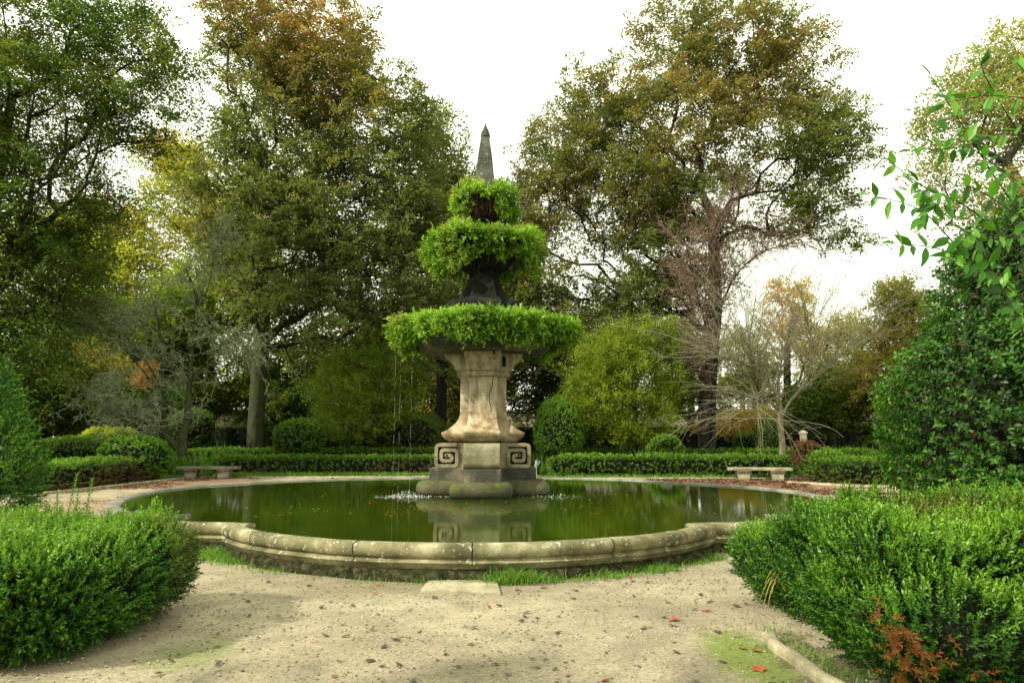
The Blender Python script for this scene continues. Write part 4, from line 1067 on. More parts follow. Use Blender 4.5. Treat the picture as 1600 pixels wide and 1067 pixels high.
# left beech
tree('beech_tree', 'huge beech with mossy grey trunk and bronze autumn tints, left of the fountain',
     trunk_pts([(398, 700, 0), (400, 660, 0), (404, 600, 0), (408, 540, 0), (412, 470, 0), (410, 420, 0), (420, 350, 0)], 38),
     [(420, 60, 100, 120), (500, 110, 100, 120), (590, 210, 95, 110), (440, 230, 110, 130), (560, 340, 130, 110), (430, 390, 110, 110), (640, 330, 65, 90), (620, 440, 110, 90), (500, 510, 130, 75), (640, 540, 80, 80), (370, 100, 50, 90), (360, 300, 60, 110)],
     38, 2300, M['beech'], M['bark_moss'], .44, 1.0, .155, nsp=3, nleaf=33, seed=101, gap=.46, clumpf=autumn_top(6, 27, 1, -.45, .68), flat=.55, gfreq=.55)
# slimmer tree behind it on the right
tree('beech_tree', 'smaller grey-leaved beech behind the left beech, its edge close to the obelisk',
     trunk_pts([(690, 700, 0), (690, 600, 0), (685, 500, 0), (680, 420, 0)], 46),
     [(660, 190, 40, 70), (680, 260, 45, 80), (700, 340, 60, 90), (740, 330, 50, 60), (690, 450, 80, 90), (760, 420, 60, 80)],
     46, 800, M['beech'], M['bark_dark'], .35, 1.3, .21, nsp=3, nleaf=15, seed=102, gap=.4, clumpf=autumn_top(18, 20, 2, -.4, .3), flat=.5, gfreq=.5)
# right beech
tree('beech_tree', 'huge spreading beech with two dark trunks and orange-brown top, right of the fountain',
     trunk_pts([(1102, 705, 0), (1102, 660, 0), (1104, 600, 0), (1112, 520, 0), (1118, 440, 0), (1115, 380, 0), (1110, 330, 0)], 40),
     [(1050, 80, 85, 85), (1150, 75, 95, 80), (1240, 120, 85, 85), (950, 160, 80, 80), (1060, 210, 130, 90), (880, 250, 75, 80), (1200, 230, 120, 85), (1310, 220, 65, 65), (970, 310, 120, 80), (1100, 330, 110, 60), (860, 350, 65, 80), (900, 420, 85, 80), (1010, 420, 95, 80), (860, 500, 75, 80), (950, 500, 80, 60), (1280, 330, 60, 40), (835, 420, 45, 70), (840, 340, 40, 60), (1190, 335, 90, 40), (1320, 375, 45, 22), (1070, 450, 75, 55)],
     40, 2500, M['beech'], M['bark_dark'], .45, 1.05, .15, nsp=3, nleaf=33, seed=103, gap=.46, clumpf=autumn_top(4, 24, 3, -.4, .72), flat=.55, gfreq=.55)
# far left broad tree, closer
tree('broad_tree', 'dark green tree with drooping layered branches filling the upper left corner',
     trunk_pts([(-60, 730, 0), (-55, 600, 0), (-40, 480, 0), (-20, 380, 0), (0, 250, 0), (20, 150, 0)], 27),
     [(40, 40, 140, 80), (180, 60, 90, 70), (250, 110, 60, 60), (60, 170, 140, 75), (200, 190, 90, 55), (290, 200, 45, 40), (40, 300, 130, 80), (150, 310, 75, 45), (50, 420, 110, 80), (140, 430, 60, 45), (40, 530, 90, 60), (-60, 350, 120, 300)],
     27, 1800, M['dark_tree'], M['bark_dark'], .5, .9, .12, nsp=3, nleaf=24, seed=104, gap=.45, clumpf=autumn_top(3, 22, 4, -.25, .45, .7), flat=.6, gfreq=.7, droop=.15)
# far right pale yellow tree
tree('broad_tree', 'pale yellow-green tree behind the laurel bush in the upper right corner',
     trunk_pts([(1620, 740, 0), (1615, 600, 0), (1610, 450, 0), (1600, 300, 0)], 31),
     [(1590, 90, 60, 60), (1540, 130, 60, 50), (1580, 200, 90, 80), (1490, 200, 50, 45), (1500, 260, 60, 45), (1560, 320, 80, 80), (1640, 150, 80, 120), (1450, 185, 22, 10), (1650, 350, 90, 120), (1600, 450, 90, 90)],
     31, 1100, M['olive_tree'], M['bark'], .4, .9, .15, nsp=3, nleaf=14, seed=105, gap=.4, flat=.4, gfreq=.6)
# yellow-green small trees either side of the fountain
tree('small_tree', 'dense yellow-green leafy small tree right of the fountain',
     trunk_pts([(998, 710, 0), (997, 670, 0), (994, 640, 0), (992, 610, 0)], 35),
     [(975, 590, 80, 70), (935, 630, 58, 62), (1015, 615, 58, 80), (1005, 535, 52, 40), (945, 555, 52, 42), (910, 615, 36, 55), (1035, 530, 28, 36), (960, 665, 60, 32)],
     35, 1250, M['lime'], M['bark_dark'], .11, .5, .085, nsp=4, nleaf=14, seed=106, gap=.3, flat=.2, gfreq=1.2, rtip=.006, step=.6, shell=.7)
tree('small_tree', 'dimmer olive-green small tree left of the fountain behind the hedge ball',
     trunk_pts([(545, 712, 0), (546, 680, 0), (550, 650, 0), (553, 620, 0)], 36),
     [(570, 600, 70, 62), (530, 615, 40, 55), (620, 600, 42, 55), (600, 555, 52, 40), (560, 660, 72, 32), (640, 570, 28, 40)],
     36, 1150, M['lime_dim'], M['bark_dark'], .12, .5, .085, nsp=4, nleaf=13, seed=107, gap=.35, flat=.2, gfreq=1.2, rtip=.006, step=.6, shell=.7)
# background trees
BG = [('golden sunlit tree glimpsed between the left trees', 'sunlit_yellow', 330, 300, [(300, 270, 50, 40), (260, 245, 48, 36), (290, 330, 70, 55), (360, 370, 60, 70)], 56, 560, .2, 201),
      ('yellow-green sunlit tree behind the far left branches', 'sunlit_yellow', 200, 420, [(170, 370, 70, 60), (230, 450, 80, 70), (120, 400, 70, 60), (60, 380, 60, 60)], 54, 800, .22, 202),
      ('yellow-green tree seen behind the lichen-covered tree', 'lime', 330, 520, [(330, 480, 80, 80), (400, 440, 50, 90), (270, 560, 70, 60), (360, 590, 60, 50)], 50, 900, .2, 203),
      ('dark evergreen tree filling the gap behind the left beech trunk', 'dark_tree', 480, 600, [(480, 590, 80, 70), (560, 560, 90, 90), (420, 620, 60, 50), (640, 600, 80, 80)], 52, 1100, .22, 204),
      ('dark evergreen tree directly behind the fountain shaft', 'dark_tree', 740, 560, [(740, 540, 70, 110), (690, 600, 60, 80), (820, 570, 60, 90), (790, 480, 60, 60)], 50, 1100, .2, 205),
      ('dark evergreen tree behind the right yellow-green tree', 'dark_tree', 900, 560, [(880, 580, 60, 80), (950, 560, 70, 90), (1040, 590, 50, 70)], 51, 800, .2, 206),
      ('dark shrubby tree at the far left behind the clipped shrubs', 'dark_tree', 60, 600, [(60, 590, 90, 80), (140, 610, 80, 60), (0, 560, 80, 90), (220, 630, 60, 40)], 40, 1100, .17, 207),
      ('golden autumn tree seen through the bare arching tree', 'gold_tree', 1230, 520, [(1235, 470, 34, 34), (1215, 500, 30, 30), (1250, 530, 30, 40)], 54, 170, .17, 208),
      ('pale olive tree standing left of the laurel bush', 'olive_tree', 1390, 560, [(1400, 470, 34, 34), (1390, 560, 60, 60), (1350, 600, 50, 45), (1430, 540, 50, 80)], 46, 700, .17, 209),
      ('low green tree behind the hedge block on the right', 'lime_dim', 1330, 620, [(1320, 620, 60, 45), (1270, 640, 50, 35), (1380, 640, 60, 45)], 48, 700, .15, 210),
      ('green leafy tree behind the sprawling lichen-covered branches', 'lime_dim', 150, 560, [(130, 500, 60, 45), (210, 540, 60, 50), (280, 500, 50, 50), (90, 560, 50, 50)], 47, 900, .19, 213),
      ('low dark shrubby tree behind the left edge bush', 'dark_tree', 60, 650, [(80, 650, 60, 34), (20, 640, 50, 40)], 44, 420, .17, 217),
      ('low dark shrubby tree hiding the wall left of the beech trunk', 'dark_tree', 310, 620, [(310, 625, 60, 30), (230, 620, 50, 35), (170, 640, 50, 30)], 49, 600, .17, 214),
      ('low dark shrubby tree between beech trunk and olive-green tree', 'dark_tree', 450, 630, [(450, 630, 50, 32), (510, 620, 40, 40)], 49, 420, .17, 215),
      ('mid green tree behind the reddish twigs at right', 'lime_dim', 1080, 580, [(1075, 560, 45, 60), (1060, 620, 50, 30)], 52, 420, .17, 216),
      ('pale green tree between the two dark trunks and the bare tree', 'olive_tree', 1160, 600, [(1165, 560, 40, 50), (1150, 620, 40, 35), (1190, 600, 30, 40)], 55, 420, .16, 211),
      ('hazy pale green tree behind the shoots of the bare tree', 'olive_tree', 1300, 570, [(1300, 560, 50, 50), (1290, 610, 50, 40), (1330, 520, 30, 30)], 57, 420, .16, 212),
      ]
for lab, mt, tx, ty, el, Y, n, lf, sdd in BG:
    tree('background_tree', lab, trunk_pts([(tx, 700, 0), (tx, (700 + ty) / 2 + 20, 0), (tx, ty + 20, 0)], Y), el, Y, n, M[mt], M['bark_dark'], .3, 1.1 if lf > .18 else .8, lf, nsp=3, nleaf=14, seed=sdd, gap=.3, flat=.4, gfreq=.5, rtip=.015)
# orange-leaved sapling by the lichen tree & autumn creeper shrubs
tree('orange_sapling', 'slender sapling with a patch of orange-red leaves beside the lichen tree', trunk_pts([(240, 705, 0), (240, 650, 0), (238, 610, 0)], 35),
     [(232, 585, 12, 18), (222, 600, 9, 9)], 35, 34, M['orange'], M['bark_dark'], .05, .35, .10, nsp=3, nleaf=12, seed=301, gap=0, flat=.2, rtip=.005, step=.5)
tree('orange_shrub', 'low orange and yellow autumn shrub in front of the far wall on the right', trunk_pts([(1250, 700, 0), (1250, 680, 0), (1250, 670, 0)], 50),
     [(1200, 655, 60, 16), (1260, 645, 40, 18), (1140, 668, 50, 14)], 50, 260, M['gold_tree'], M['bark_dark'], .08, .5, .13, nsp=3, nleaf=12, seed=302, gap=.3, flat=.2, rtip=.006, step=.8)

def wtree(cx, cy, top):
    c = Vector((cx, cy, top)); return c
shade_tr = [(-16.5, -5.5, -.1), (-16.4, -5.4, 3), (-16.3, -5.2, 6), (-16, -5, 8)]
def world_env(cs, n, rng):
    out = []
    while len(out) < n:
        c, r_ = cs[rng.integers(0, len(cs))]; d = rng.normal(size=3); d /= np.linalg.norm(d); out.append(np.array(c) + d * r_ * rng.random() ** .4)
    return np.array(out)
_ep = env_points
env_points = lambda *a, **k: world_env([((-17, -5.7, 11), 2.5), ((-14, -4.7, 11), 2.3), ((-18, -9, 12), 3), ((-11.4, -4.7, 10.6), 1.9), ((-15.5, -8.2, 11), 3)], 560, np.random.default_rng(5))
tree('beech_tree', 'tree behind the viewer on the left whose crown shades the near end of the path', shade_tr, None, 0, 0, M['beech'], M['bark_dark'], .3, 1.1, .34, nsp=4, nleaf=15, seed=401, flat=.5)
env_points = _ep

# ------------------------------------------------------------------ bare trees
def grow(A, B, ra, p, d, L_, r, rng, step, wob, grav, tips, taper=.7):
    n = max(3, int(L_ / step)); q = np.array(p, float); d = unit(np.array(d, float)); nodes = [q]
    for k in range(n):
        d = unit(d + rng.normal(size=3) * wob + np.array([0, 0, grav])); nq = q + d * (L_ / n)
        A.append(q); B.append(nq); ra.append(r * (1 - taper * k / n)); q = nq; nodes.append(q)
    tips.append((q, d)); return nodes
def bare_tree(name, label, base, limbs, seed, twigmat, barkmat, rlimb, sub, subL, fine, fineL, wob=.12, g1=-.01, g2=-.05, r_sub=.014, r_fine=.006, up=.2, fout=.6, cat='tree', twsub=0):
    rng = np.random.default_rng(seed); t = thing(name, label, cat, (limbs[0][0][0][0], limbs[0][0][0][1], 0))
    A, B, ra = [], [], []; fA, fB, fr = [], [], []
    for pts, r0, r1 in limbs:
        Q = [np.array(p) for p in pts]; ext = [2 * Q[0] - Q[1]] + Q + [2 * Q[-1] - Q[-2]]; sm = []
        for i in range(1, len(ext) - 2):
            for k in range(6):
                u = k / 6; a, b, c, d = ext[i - 1:i + 3]; sm.append(.5 * (2 * b + (c - a) * u + (2 * a - 5 * b + 4 * c - d) * u * u + (3 * b - a - 3 * c + d) * u ** 3))
        sm.append(Q[-1]); n = len(sm)
        for i in range(n - 1): A.append(sm[i]); B.append(sm[i + 1]); ra.append(r0 + (r1 - r0) * i / n)
        if r1 > base: continue
        for j in range(sub):
            i = int(n * (.35 + .65 * rng.random())) - 1; i = min(max(i, 1), n - 2); d = unit(sm[i + 1] - sm[i]) ; out = unit(rng.normal(size=3) * np.array([1, 1, .5]))
            tips = []; nodes = grow(fA, fB, fr, sm[i], d * .6 + out * fout + np.array([0, 0, up]), subL * (.5 + .8 * rng.random()), r_sub, rng, .22, wob, g1, tips)
            for _ in range(fine):
                m = nodes[rng.integers(1, len(nodes))]; dd = unit(rng.normal(size=3)) * .8 + (nodes[-1] - nodes[0]) * .35
                nn = grow(fA, fB, fr, m, dd, fineL * (.4 + .9 * rng.random()), r_fine, rng, .14, wob * 1.6, g2, tips)
                for _ in range(twsub):
                    m2 = nn[rng.integers(0, len(nn))]; grow(fA, fB, fr, m2, rng.normal(size=3), fineL * .35, r_fine * .8, rng, .12, wob * 2, g2, tips)
    branch_mesh('trunk', A, B, ra, np.array(ra) * .96, barkmat, t)
    V, F = tubes(fA, fB, fr, np.array(fr) * .85, 3); np_mesh('twigs', V, F, twigmat, t)
    return t
def L3(*pp): 
    return [tuple(at(px, py, Y)) for px, py, Y in pp]
# right: pale bare tree with arching shoots
bt = [(L3((1222, 722, 31), (1222, 690, 31), (1219, 665, 31), (1220, 640, 31)), .15, .115),
      (L3((1220, 645, 31), (1210, 610, 30.8), (1180, 580, 30.5), (1140, 560, 30), (1095, 560, 29.6)), .08, .02),
      (L3((1220, 645, 31), (1216, 600, 31), (1222, 560, 31.4), (1232, 520, 31.6)), .075, .02),
      (L3((1221, 650, 31), (1240, 620, 31), (1275, 590, 31.3), (1310, 560, 31.6), (1335, 530, 31.8)), .07, .018),
      (L3((1217, 620, 31), (1190, 590, 30.5), (1170, 560, 30.2), (1160, 520, 30.2)), .05, .016),
      (L3((1217, 640, 31), (1195, 625, 30.4), (1180, 630, 30), (1165, 660, 29.8)), .045, .012),
      (L3((1240, 622, 31), (1262, 590, 30.5), (1268, 550, 30.2), (1262, 505, 30)), .045, .015)]
bare_tree('bare_tree', 'bare pale tree with forked trunk and long arching shoots behind the pale bench', .03, bt, 5, M['bare_twig'], M['bark_pale'], .1, 40, 3.9, 5, 1.5, wob=.045, g1=-.028, g2=-.01, r_sub=.018, r_fine=.009, up=.7, fout=.8, twsub=1)
# left: lichen-covered tree
lt = [(L3((284, 712, 31), (286, 680, 31), (292, 655, 31), (296, 600, 31), (300, 540, 31), (308, 470, 31), (290, 420, 31)), .22, .03),
      (L3((276, 700, 31), (262, 685, 30.6), (240, 665, 30.2), (205, 652, 29.8), (180, 645, 29.5)), .16, .03),
      (L3((270, 705, 31.2), (258, 660, 31.4), (255, 600, 31.6), (250, 520, 31.8), (240, 470, 32)), .14, .03),
      (L3((258, 620, 31.4), (225, 560, 31), (180, 520, 30.5), (130, 500, 30)), .05, .02),
      (L3((298, 590, 31), (330, 560, 30.6), (360, 530, 30.3), (380, 545, 30)), .04, .015),
      (L3((302, 500, 31), (325, 450, 31), (335, 400, 31), (345, 370, 31)), .04, .012),
      (L3((205, 652, 29.8), (175, 640, 29.4), (160, 620, 29.2)), .035, .02),
      (L3((240, 600, 31.2), (190, 540, 30.6), (140, 500, 30), (90, 490, 29.6)), .05, .02),
      (L3((225, 560, 31), (175, 500, 30.5), (130, 470, 30), (100, 500, 29.6)), .045, .02),
      (L3((250, 520, 31.8), (215, 500, 31), (190, 510, 30.6)), .035, .02)]
bare_tree('lichen_tree', 'old leaning tree with mossy trunks and grey lichen-covered twigs behind the dark bench', .035, lt, 6, M['lichen_twig'], M['bark_moss'], .1, 30, 1.7, 8, .7, wob=.2, g1=-.04, g2=-.06, r_sub=.024, r_fine=.016, up=.1, fout=.85, twsub=3)
# reddish twiggy tree in front of the right beech
rtp = [(L3((1112, 706, 36), (1114, 650, 36), (1118, 560, 36), (1126, 480, 36), (1122, 420, 36)), .2, .05),
       (L3((1118, 560, 36), (1100, 500, 35.5), (1085, 440, 35.2), (1075, 380, 35)), .07, .02),
       (L3((1126, 480, 36), (1150, 430, 36), (1190, 395, 36), (1240, 380, 36)), .07, .02),
       (L3((1122, 430, 36), (1110, 390, 36), (1120, 350, 36), (1140, 330, 36)), .06, .02),
       (L3((1116, 600, 36), (1080, 570, 35.4), (1060, 560, 35)), .05, .02)]
bare_tree('twiggy_tree', 'leafless tree with a haze of fine reddish twigs in front of the right beech', .06, rtp, 8, M['red_twig'], M['bark_dark'], .1, 42, 2.5, 9, 1.0, wob=.12, g1=0, g2=.02, r_sub=.02, r_fine=.013, up=.5, fout=.85, twsub=2)

# ------------------------------------------------------------------ far wall, posts, lamp
def wall_mat():
    m, n = new_mat('old_render'); g = n.nodes.new('ShaderNodeNewGeometry'); P = g.outputs['Position']
    col = ramp(n, noise(n, P, .8, 6, .65), [(.35, (.3, .27, .2)), (.65, (.55, .5, .4))]); finish(n, col, .9, bump(n, noise(n, P, 12), .4, .02)); return m
wl = thing('garden_wall', 'long pale garden wall with coping stones seen between the trunks at the back', 'wall', (5, 60, 0))
wz = at(800, 641, 60).z
bm = bmesh.new(); bx(bm, -40, 55, 60, 60.4, -.1, wz - .18); bm_obj('wall', bm, wall_mat(), wl, smooth=False)
bm = bmesh.new(); bx(bm, -40.1, 55.1, 59.9, 60.5, wz - .18, wz + .06); bm_obj('coping', bm, M['kerb'], wl, smooth=False, bevel=.03)
hedge('tall ivy-covered hedge standing in front of the far garden wall', -38, 52, 57.6, 59.2, 2.9, 71, mat='dark_tree', dens=26, p=12)
ps = at(1257, 716, 33.5)
pt = thing('stone_post', 'short pale stone post standing behind the red-tinged shrub', 'post', (ps.x, ps.y, 0))
bm = bmesh.new(); loft(bm, [[(ps.x + r * sx, ps.y + r * sy, z) for sx, sy in ((-1, -1), (1, -1), (1, 1), (-1, 1))] for r, z in ((.13, 0), (.12, 1.9))]); bm_obj('shaft', bm, M['kerb'], pt, smooth=False, bevel=.01)
bm = bmesh.new(); loft(bm, [[(ps.x + r * sx, ps.y + r * sy, z) for sx, sy in ((-1, -1), (1, -1), (1, 1), (-1, 1))] for r, z in ((.15, 1.9), (.16, 1.98), (.05, 2.08))]); bm_obj('cap', bm, M['kerb'], pt, smooth=False)
lp = at(838, 722, 27.5); lt_ = thing('garden_spotlight', 'small grey metal spotlight on a stake at the end of the right hedge', 'lamp', (lp.x, lp.y, 0))
def metal():
    m, n = new_mat('grey_painted_metal'); p = finish(n, (.35, .4, .48), .4); p.inputs['Metallic'].default_value = .3; return m
MM = metal()
V, F = tubes([(lp.x, lp.y, 0)], [(lp.x, lp.y, .6)], [.02], [.02], 8); np_mesh('stake', V, F, MM, lt_)
V, F = tubes([(lp.x - .04, lp.y + .1, .55), (lp.x + .06, lp.y - .12, .78)], [(lp.x + .06, lp.y - .12, .78), (lp.x + .065, lp.y - .13, .79)], [.05, .1], [.1, .085], 12); np_mesh('lamp_head', V, F, MM, lt_, smooth=True)
# low kerbs
def kerb(label, pts, w, h, mat='kerb', seed=1):
    bm = bmesh.new(); r = random.Random(seed); pts = resample(pts, .15); rings = []
    for i, p in enumerate(pts):
        a = Vector(pts[max(i - 1, 0)]); b = Vector(pts[min(i + 1, len(pts) - 1)]); t = (b - a).normalized(); n_ = Vector((-t.y, t.x)); j = r.uniform(-.012, .012); e = .7 if i in (0, len(pts) - 1) else 1
        rings.append([(p[0] + n_.x * (o * w * e + j), p[1] + n_.y * (o * w * e + j), z * h * e + j * .4) for o, z in ((-.5, -.2), (-.5, .6), (-.42, .88), (-.2, 1), (.2, 1), (.42, .88), (.5, .6), (.5, -.2))])
    loft(bm, rings); o = bm_obj('kerb', bm, M[mat], None, angle=60); return tag(o, label, 'kerb')
kerb('rounded pale kerb stone curving along the foot of the right foreground hedge', [(2.12, 5.98), (2.10, 5.7), (2.10, 5.35), (2.12, 4.95), (2.2, 4.4)], .105, .075, seed=2)
kerb('thin stone edging in front of the long left hedge', [(-11.4, 29.6), (-9, 29.7), (-6, 29.9), (-3, 30.1)], .12, .07, seed=3)
kerb('thin stone edging in front of the right hedge and pale bench', [(1.8, 29.0), (5, 28.9), (8.6, 28.9), (10.6, 28.7)], .12, .07, seed=4)
kerb('stone edging along the foot of the left side hedge', [(-14.1, 20.8), (-14.0, 24), (-13.8, 28.4)], .12, .08, seed=5)
kerb('stone edging at the foot of the right hedge block', [(10.4, 26.2), (11.3, 24.9), (12.2, 23.9), (14, 23.4)], .14, .09, seed=6)
# flat slab by the basin
bm = bmesh.new(); g0 = [(-.97, 8.28), (-.18, 8.2), (-.12, 7.55), (-1.0, 7.72)]
loft(bm, [[(x, y, z) for x, y in g0] for z in (-.02, .028)]); tag(bm_obj('paving_slab', bm, M['kerb'], None, smooth=False, bevel=.006), 'flat pale paving slab set in the gravel at the foot of the basin', 'slab')

# ------------------------------------------------------------------ grass tufts at the basin foot
def grass(name, label, spots, seed, h=.12, n=45, w=.008):
    r = np.random.default_rng(seed); P = []; H = []
    for (x, y, sx, sy, m, hh) in spots:
        q = r.normal(size=(int(n * m), 2)) * np.array([sx, sy]) + np.array([x, y]); P.append(np.column_stack([q, np.full(len(q), .004)])); H.append(np.full(len(q), hh))
    P = np.concatenate(P); H = np.concatenate(H); k = len(P)
    d1 = unit(r.normal(size=(k, 3)) * .35 + np.array([0, 0, 1])); ln = h * H * (.4 + .9 * r.random(k)); S_ = unit(np.cross(d1, r.normal(size=(k, 3))))
    bend = unit(r.normal(size=(k, 3)) * np.array([1, 1, 0])) ; m1 = P + d1 * (ln * .55)[:, None]; tip = P + d1 * (ln * .9)[:, None] + bend * (ln * .45)[:, None]
    ww = w * (.6 + .8 * r.random(k))[:, None]; V = np.stack([P - S_ * ww / 2, P + S_ * ww / 2, m1 + S_ * ww * .4, m1 - S_ * ww * .4, tip + S_ * ww * .08, tip - S_ * ww * .08], 1).reshape(-1, 3)
    b = (np.arange(k) * 6)[:, None]; F = np.concatenate([b + np.array([[0, 1, 2, 3]]), b + np.array([[3, 2, 4, 5]])])
    v = r.random(k); return tag(np_mesh(name, V, F, M['grass'], None, {'var': np.tile(v, 2), 'clump': np.tile((r.random(k) < .12).astype(float), 2)}), label, 'grass', kind='stuff')
sp = []
def basin_out(deg, off): a = math.radians(deg); return c0 + (4.3 + off) * math.sin(a), 12.55 - (4.3 + off) * math.cos(a)
for d, m, hh in [(-53, 4, 1.), (-50, 4, .9), (-47, 4, .8), (-44, 3, .6), (-38, 1.5, .5), (-30, .8, .4), (3, 1, .5), (6, 3, .8), (8, 7, 1.25), (10, 5, 1.0), (12, 2, .7), (13, 3, .7), (16, 1.6, .5), (20, 1.6, .5), (23, 3, .7), (27, 1.6, .45), (32, 3, .7), (35, 3.5, .7), (-14, 1, .35), (-34, 1.6, .4), (-8, .8, .4), (40, 1, .5), (44, 1.5, .6), (-4, .8, .6), (49, 3, .8), (-22, .6, .3)]:
    x, y = basin_out(d, .14); sp.append((x, y, .13, .07, m * 1.3, hh))
sp += [(c0 - 3.7, 9.9, .25, .12, 5, 1.0), (c0 - 4.3, 10.1, .3, .12, 4, .9)]
grass('grass', 'tufts of bright green grass along the foot of the front basin wall', sp, 1, .16, 40)
grass('grass', 'thin grass and moss growing by the right kerb stone', [(1.95, 5.7, .12, .25, 2, .5), (2.25, 5.6, .07, .4, 5, .9), (2.35, 5.0, .06, .3, 3, .8), (1.8, 5.2, .2, .25, 1.5, .3)], 2, .1, 45, .006)
grass('grass', 'strips of grass at the foot of the hedges beyond the pond', [(x, 30.3, .5, .12, 3, 1.5) for x in np.linspace(-12, -3, 22)] + [(x, 29.1, .5, .1, 2, 1.2) for x in np.linspace(1.8, 8.5, 16)], 3, .16, 45, .03)
# yellow strap leaves at the hedge corner
yl = thing('strap_leaf_plant', 'few yellowish strap leaves arching out of the right hedge corner', 'plant', (2.2, 6.9, 0)); rng = np.random.default_rng(3); Vv, Ff = [], []
for k in range(6):
    base = np.array([2.45 + .03 * k, 6.35 + .04 * k, .3]); d = np.array([-.2 - .04 * (k % 3), -.14, 0]); pts = []
    for i in range(9):
        u = i / 8; pts.append(base + d * u * 1.1 + np.array([0, 0, .5 * u - .62 * u * u + .12 * k * u * .3]))
    for i in range(8):
        w = .011 * (1 - u * .2) * (1 - (i / 8) ** 3); o = len(Vv); s = np.array([.4, -.9, 0.3]) * w
        Vv += [pts[i] - s, pts[i] + s, pts[i + 1] + s * .95, pts[i + 1] - s * .95]; Ff.append((o, o + 1, o + 2, o + 3))
np_mesh('leaf_blade', Vv, Ff, M['gold_tree'], yl, {'var': np.full(len(Ff), .2), 'clump': np.zeros(len(Ff))})

# ------------------------------------------------------------------ fallen leaves and pebbles
def litter(name, label, n, region, mat, size, seed, dens=None):
    r = np.random.default_rng(seed); P = np.stack([r.uniform(region[0], region[1], n), r.uniform(region[2], region[3], n), np.zeros(n)], 1)
    P = P[snoise(P, .9, seed) > (dens if dens is not None else -.2)]; n = len(P); P[:, 2] = .018 + .01 * r.random(n)
    ang = r.random(n) * 2 * PI; D = np.stack([np.cos(ang), np.sin(ang), r.normal(size=n) * .15], 1)
    V, F = leaves(P, D, np.tile([[0, 0, 1.]], (n, 1)) + r.normal(size=(n, 3)) * .35, size * (.5 + r.random(n)), size * .65 * (.5 + r.random(n)), .2)
    return tag(np_mesh(name, V, F, mat, None, {'var': r.random(n), 'clump': np.zeros(n)}), label, 'leaves', kind='stuff')
M['litter_red'] = leaf_mat('red_brown_litter', [(.05, .03, .02), (.12, .06, .038), (.19, .085, .05), (.26, .17, .1)], None, .1, .6, .3)
litter('leaf_litter', 'drift of red-brown leaves on the ground around the pale bench', 7000, (5.5, 13.2, 20.5, 29.0), M['litter_red'], .11, 1, -.5)
litter('leaf_litter', 'scattered red-brown leaves on the path around the dark bench', 5000, (-13.8, -7.5, 19.5, 29.8), M['litter_red'], .10, 2, -.2)
litter('leaf_litter', 'fallen leaves on the sandy path left of the pond', 900, (-13.5, -8.9, 11, 20), M['litter_red'], .09, 3, .0)
litter('leaf_litter', 'small dark leaf fragments caught along the foot of the basin', 420, (-3.2, 3.6, 8.0, 9.3), M['litter_red'], .035, 4, .1)
litter('leaf_litter', 'tiny dark leaf crumbs strewn over the gravel in the foreground', 450, (-3.4, 3.2, 4.2, 9.4), M['litter_red'], .018, 5, -.3)
r = np.random.default_rng(12); n = 9500; P = np.stack([r.uniform(-3.6, 3.2, n), 4.2 + 5.2 * r.random(n) ** 1.3, np.full(n, .008)], 1)
s = .004 + .011 * r.random(n) ** 3; oct_ = np.array([[1, 0, 0], [0, 1, 0], [-1, 0, 0], [0, -1, 0], [0, 0, .7], [0, 0, -.5]]) * 1.0
V = (P[:, None] + oct_[None] * (s[:, None, None] * (1 + .5 * r.normal(size=(n, 6, 1)).clip(-1, 1)))).reshape(-1, 3)
Fb = np.array([(0, 1, 4), (1, 2, 4), (2, 3, 4), (3, 0, 4), (1, 0, 5), (2, 1, 5), (3, 2, 5), (0, 3, 5)]); F = ((np.arange(n) * 6)[:, None, None] + Fb[None]).reshape(-1, 3)
def peb():
    m, n_ = new_mat('pebble_stone'); a = n_.nodes.new('ShaderNodeAttribute'); a.attribute_name = 'var'; finish(n_, ramp(n_, a.outputs['Fac'], [(0, (.12, .1, .075)), (.5, (.3, .26, .18)), (1, (.48, .44, .34))]), .85); return m
tag(np_mesh('gravel', V, F, peb(), None, {'var': np.repeat(r.random(n), 8)}), 'small pebbles and grit lying loose on the foreground path', 'gravel', kind='stuff')
# individual fallen leaves
def leaf_obj_mesh(seed, lobes):
    r = random.Random(seed); bm = bmesh.new(); n = 16; c = bm.verts.new((0, 0, .012)); ring = []
    cu = r.uniform(.1, .5); tw = r.uniform(-.4, .4)
    for i in range(n):
        a = 2 * PI * i / n
        if lobes: rad = .5 * (1 + .32 * math.cos(5 * a)) 
        else: rad = .5 / math.sqrt((math.cos(a)) ** 2 + (math.sin(a) / .52) ** 2) * (1 + r.uniform(-.06, .06))
        x, y = rad * math.cos(a), rad * math.sin(a); z = .03 + cu * y * y * 1.6 + .25 * cu * x * x + tw * x * y + r.uniform(0, .05)
        ring.append(bm.verts.new((x, y, z)))
    for i in range(n): bm.faces.new((c, ring[i], ring[(i + 1) % n]))
    ts = bm.verts.new((-.5, .015, .03)); te = bm.verts.new((-.78, .05, .07)); t2 = bm.verts.new((-.5, -.015, .03)); bm.faces.new((ts, te, t2))
    me = bpy.data.meshes.new('fallen_leaf'); bm.to_mesh(me); bm.free(); me.polygons.foreach_set('use_smooth', np.ones(len(me.polygons), bool)); return me
def flat_leaf_mat(nm, c):
    m, n = new_mat(nm); tc_ = n.nodes.new('ShaderNodeTexCoord'); x = noise(n, tc_.outputs['Object'], 5, 5)
    finish(n, ramp(n, x, [(.35, tuple(k * .5 for k in c)), (.65, tuple(k * 1.3 for k in c))]), .55); return m
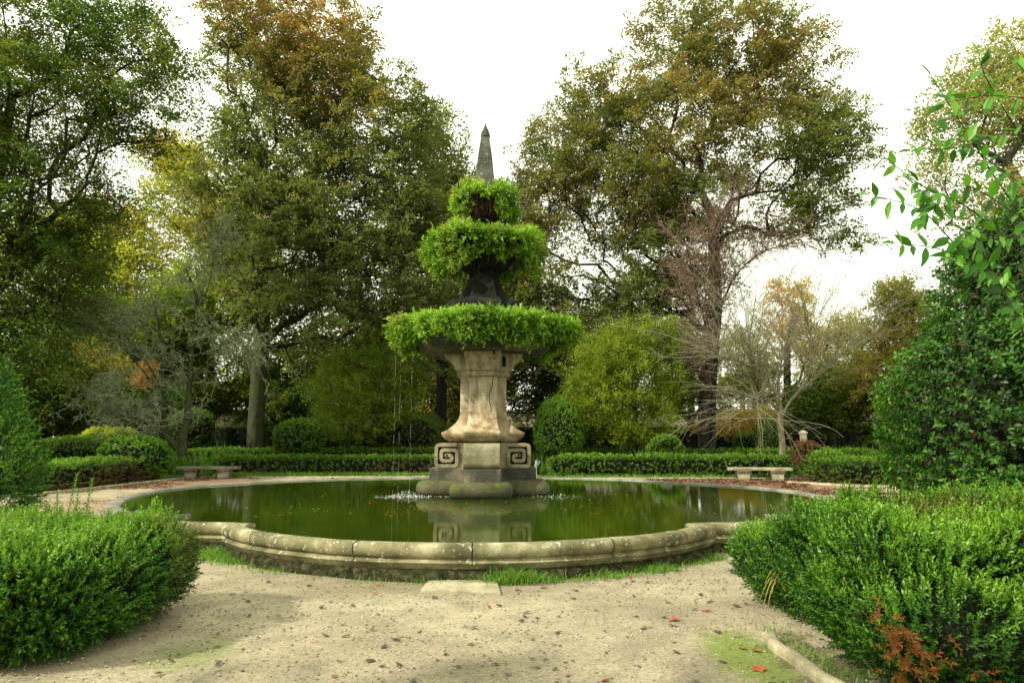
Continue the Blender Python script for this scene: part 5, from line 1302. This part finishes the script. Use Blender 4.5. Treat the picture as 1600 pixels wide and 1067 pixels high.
kinds = [('brown', (.085, .05, .03), 0, 'dry dark brown leaf lying curled on the gravel path in front of the basin', 'dark brown leaves fallen on the gravel'),
         ('grey', (.13, .105, .085), 0, 'faded grey-brown leaf lying on the gravel path in front of the basin', 'grey-brown leaves fallen on the gravel'),
         ('russet', (.26, .075, .03), 0, 'russet red leaf lying on the gravel path in front of the basin', 'russet leaves fallen on the gravel')]
protos = []
for nm, c, lob, lab, grp in kinds:
    mt = flat_leaf_mat(nm + '_fallen_leaf', c); ms = []
    for q in range(4):
        me = leaf_obj_mesh(q * 7 + len(nm), 0); me.materials.append(mt); ms.append(me)
    protos.append(ms)
r = random.Random(21); cnt = 0
def put_leaf(kind, x, y, size, label=None):
    ms = protos[kind]; o = bpy.data.objects.new('fallen_leaf', ms[r.randrange(4)]); C.objects.link(o)
    o.location = (x, y, .012); o.rotation_euler = (r.uniform(-.25, .25), r.uniform(-.25, .25), r.uniform(0, 6.28)); o.scale = (size, size, size)
    tag(o, label or kinds[kind][3], 'leaf', None if label else kinds[kind][4]); return o
while cnt < 170:
    y = 4.5 + 4.4 * r.random() ** 1.6; x = r.uniform(-3.0, 2.4)
    if math.hypot(x - c0, y - 12.55) < 4.5: continue
    if x > 1.95 and y < 6.3: continue
    if x < -2.6 and y < 7.2: continue
    k = r.choices((0, 1, 2), (5, 3, 2))[0]
    if y < 5.6: k = r.choices((0, 1, 2), (6, 4, 1))[0]
    put_leaf(k, x, y, r.uniform(.035, .085)); cnt += 1
def gnd(px, py):
    a = (px - 800) / FPX; b = -(py - 533.5) / FPX; yy = math.cos(TH) - b * math.sin(TH); zz = math.sin(TH) + b * math.cos(TH); t = -EYE / zz; return a * t, yy * t
m_star = leaf_obj_mesh(3, 1); m_star.materials.append(flat_leaf_mat('red_lobed_leaf', (.32, .085, .035)))
for px, py, sz, lab in ((1053, 970, .10, 'bright russet lobed leaf alone in the middle right of the gravel'), (1186, 1048, .10, 'bright red leaf lying on the moss near the kerb stone'), (590, 915, .055, 'orange-red leaf on the gravel left of the paving slab'), (1182, 1019, .075, 'red-brown leaf beside the upper end of the kerb stone')):
    x, y = gnd(px, py); o = bpy.data.objects.new('fallen_leaf', m_star); C.objects.link(o); o.location = (x, y, .012); o.rotation_euler = (.1, .15, px); o.scale = (sz, sz, sz); tag(o, lab, 'leaf')

GR = {'beech_tree': 'tall beech trees around the pond', 'broad_tree': 'broad trees at the picture edges', 'small_tree': 'small yellow-green trees beside the fountain',
      'background_tree': 'trees standing behind the garden', 'box_hedge': 'box hedges round the pond', 'clipped_shrub': 'clipped green shrubs', 'stone_bench': 'stone benches beside the pond',
      'kerb': 'stone kerbs along the hedges', 'fountain_plant': 'green plants growing in the fountain bowls'}
for o in C.objects:
    k = o.name.split('.')[0]
    if o.parent is None and k in GR and not o.get('kind') and not o.get('group'): o['group'] = GR[k]
    if o.parent is not None and k in ('stem', 'root', 'shoot', 'leaf_blade', 'dead_foliage'): o['kind'] = 'stuff'
S.render.engine = 'CYCLES'
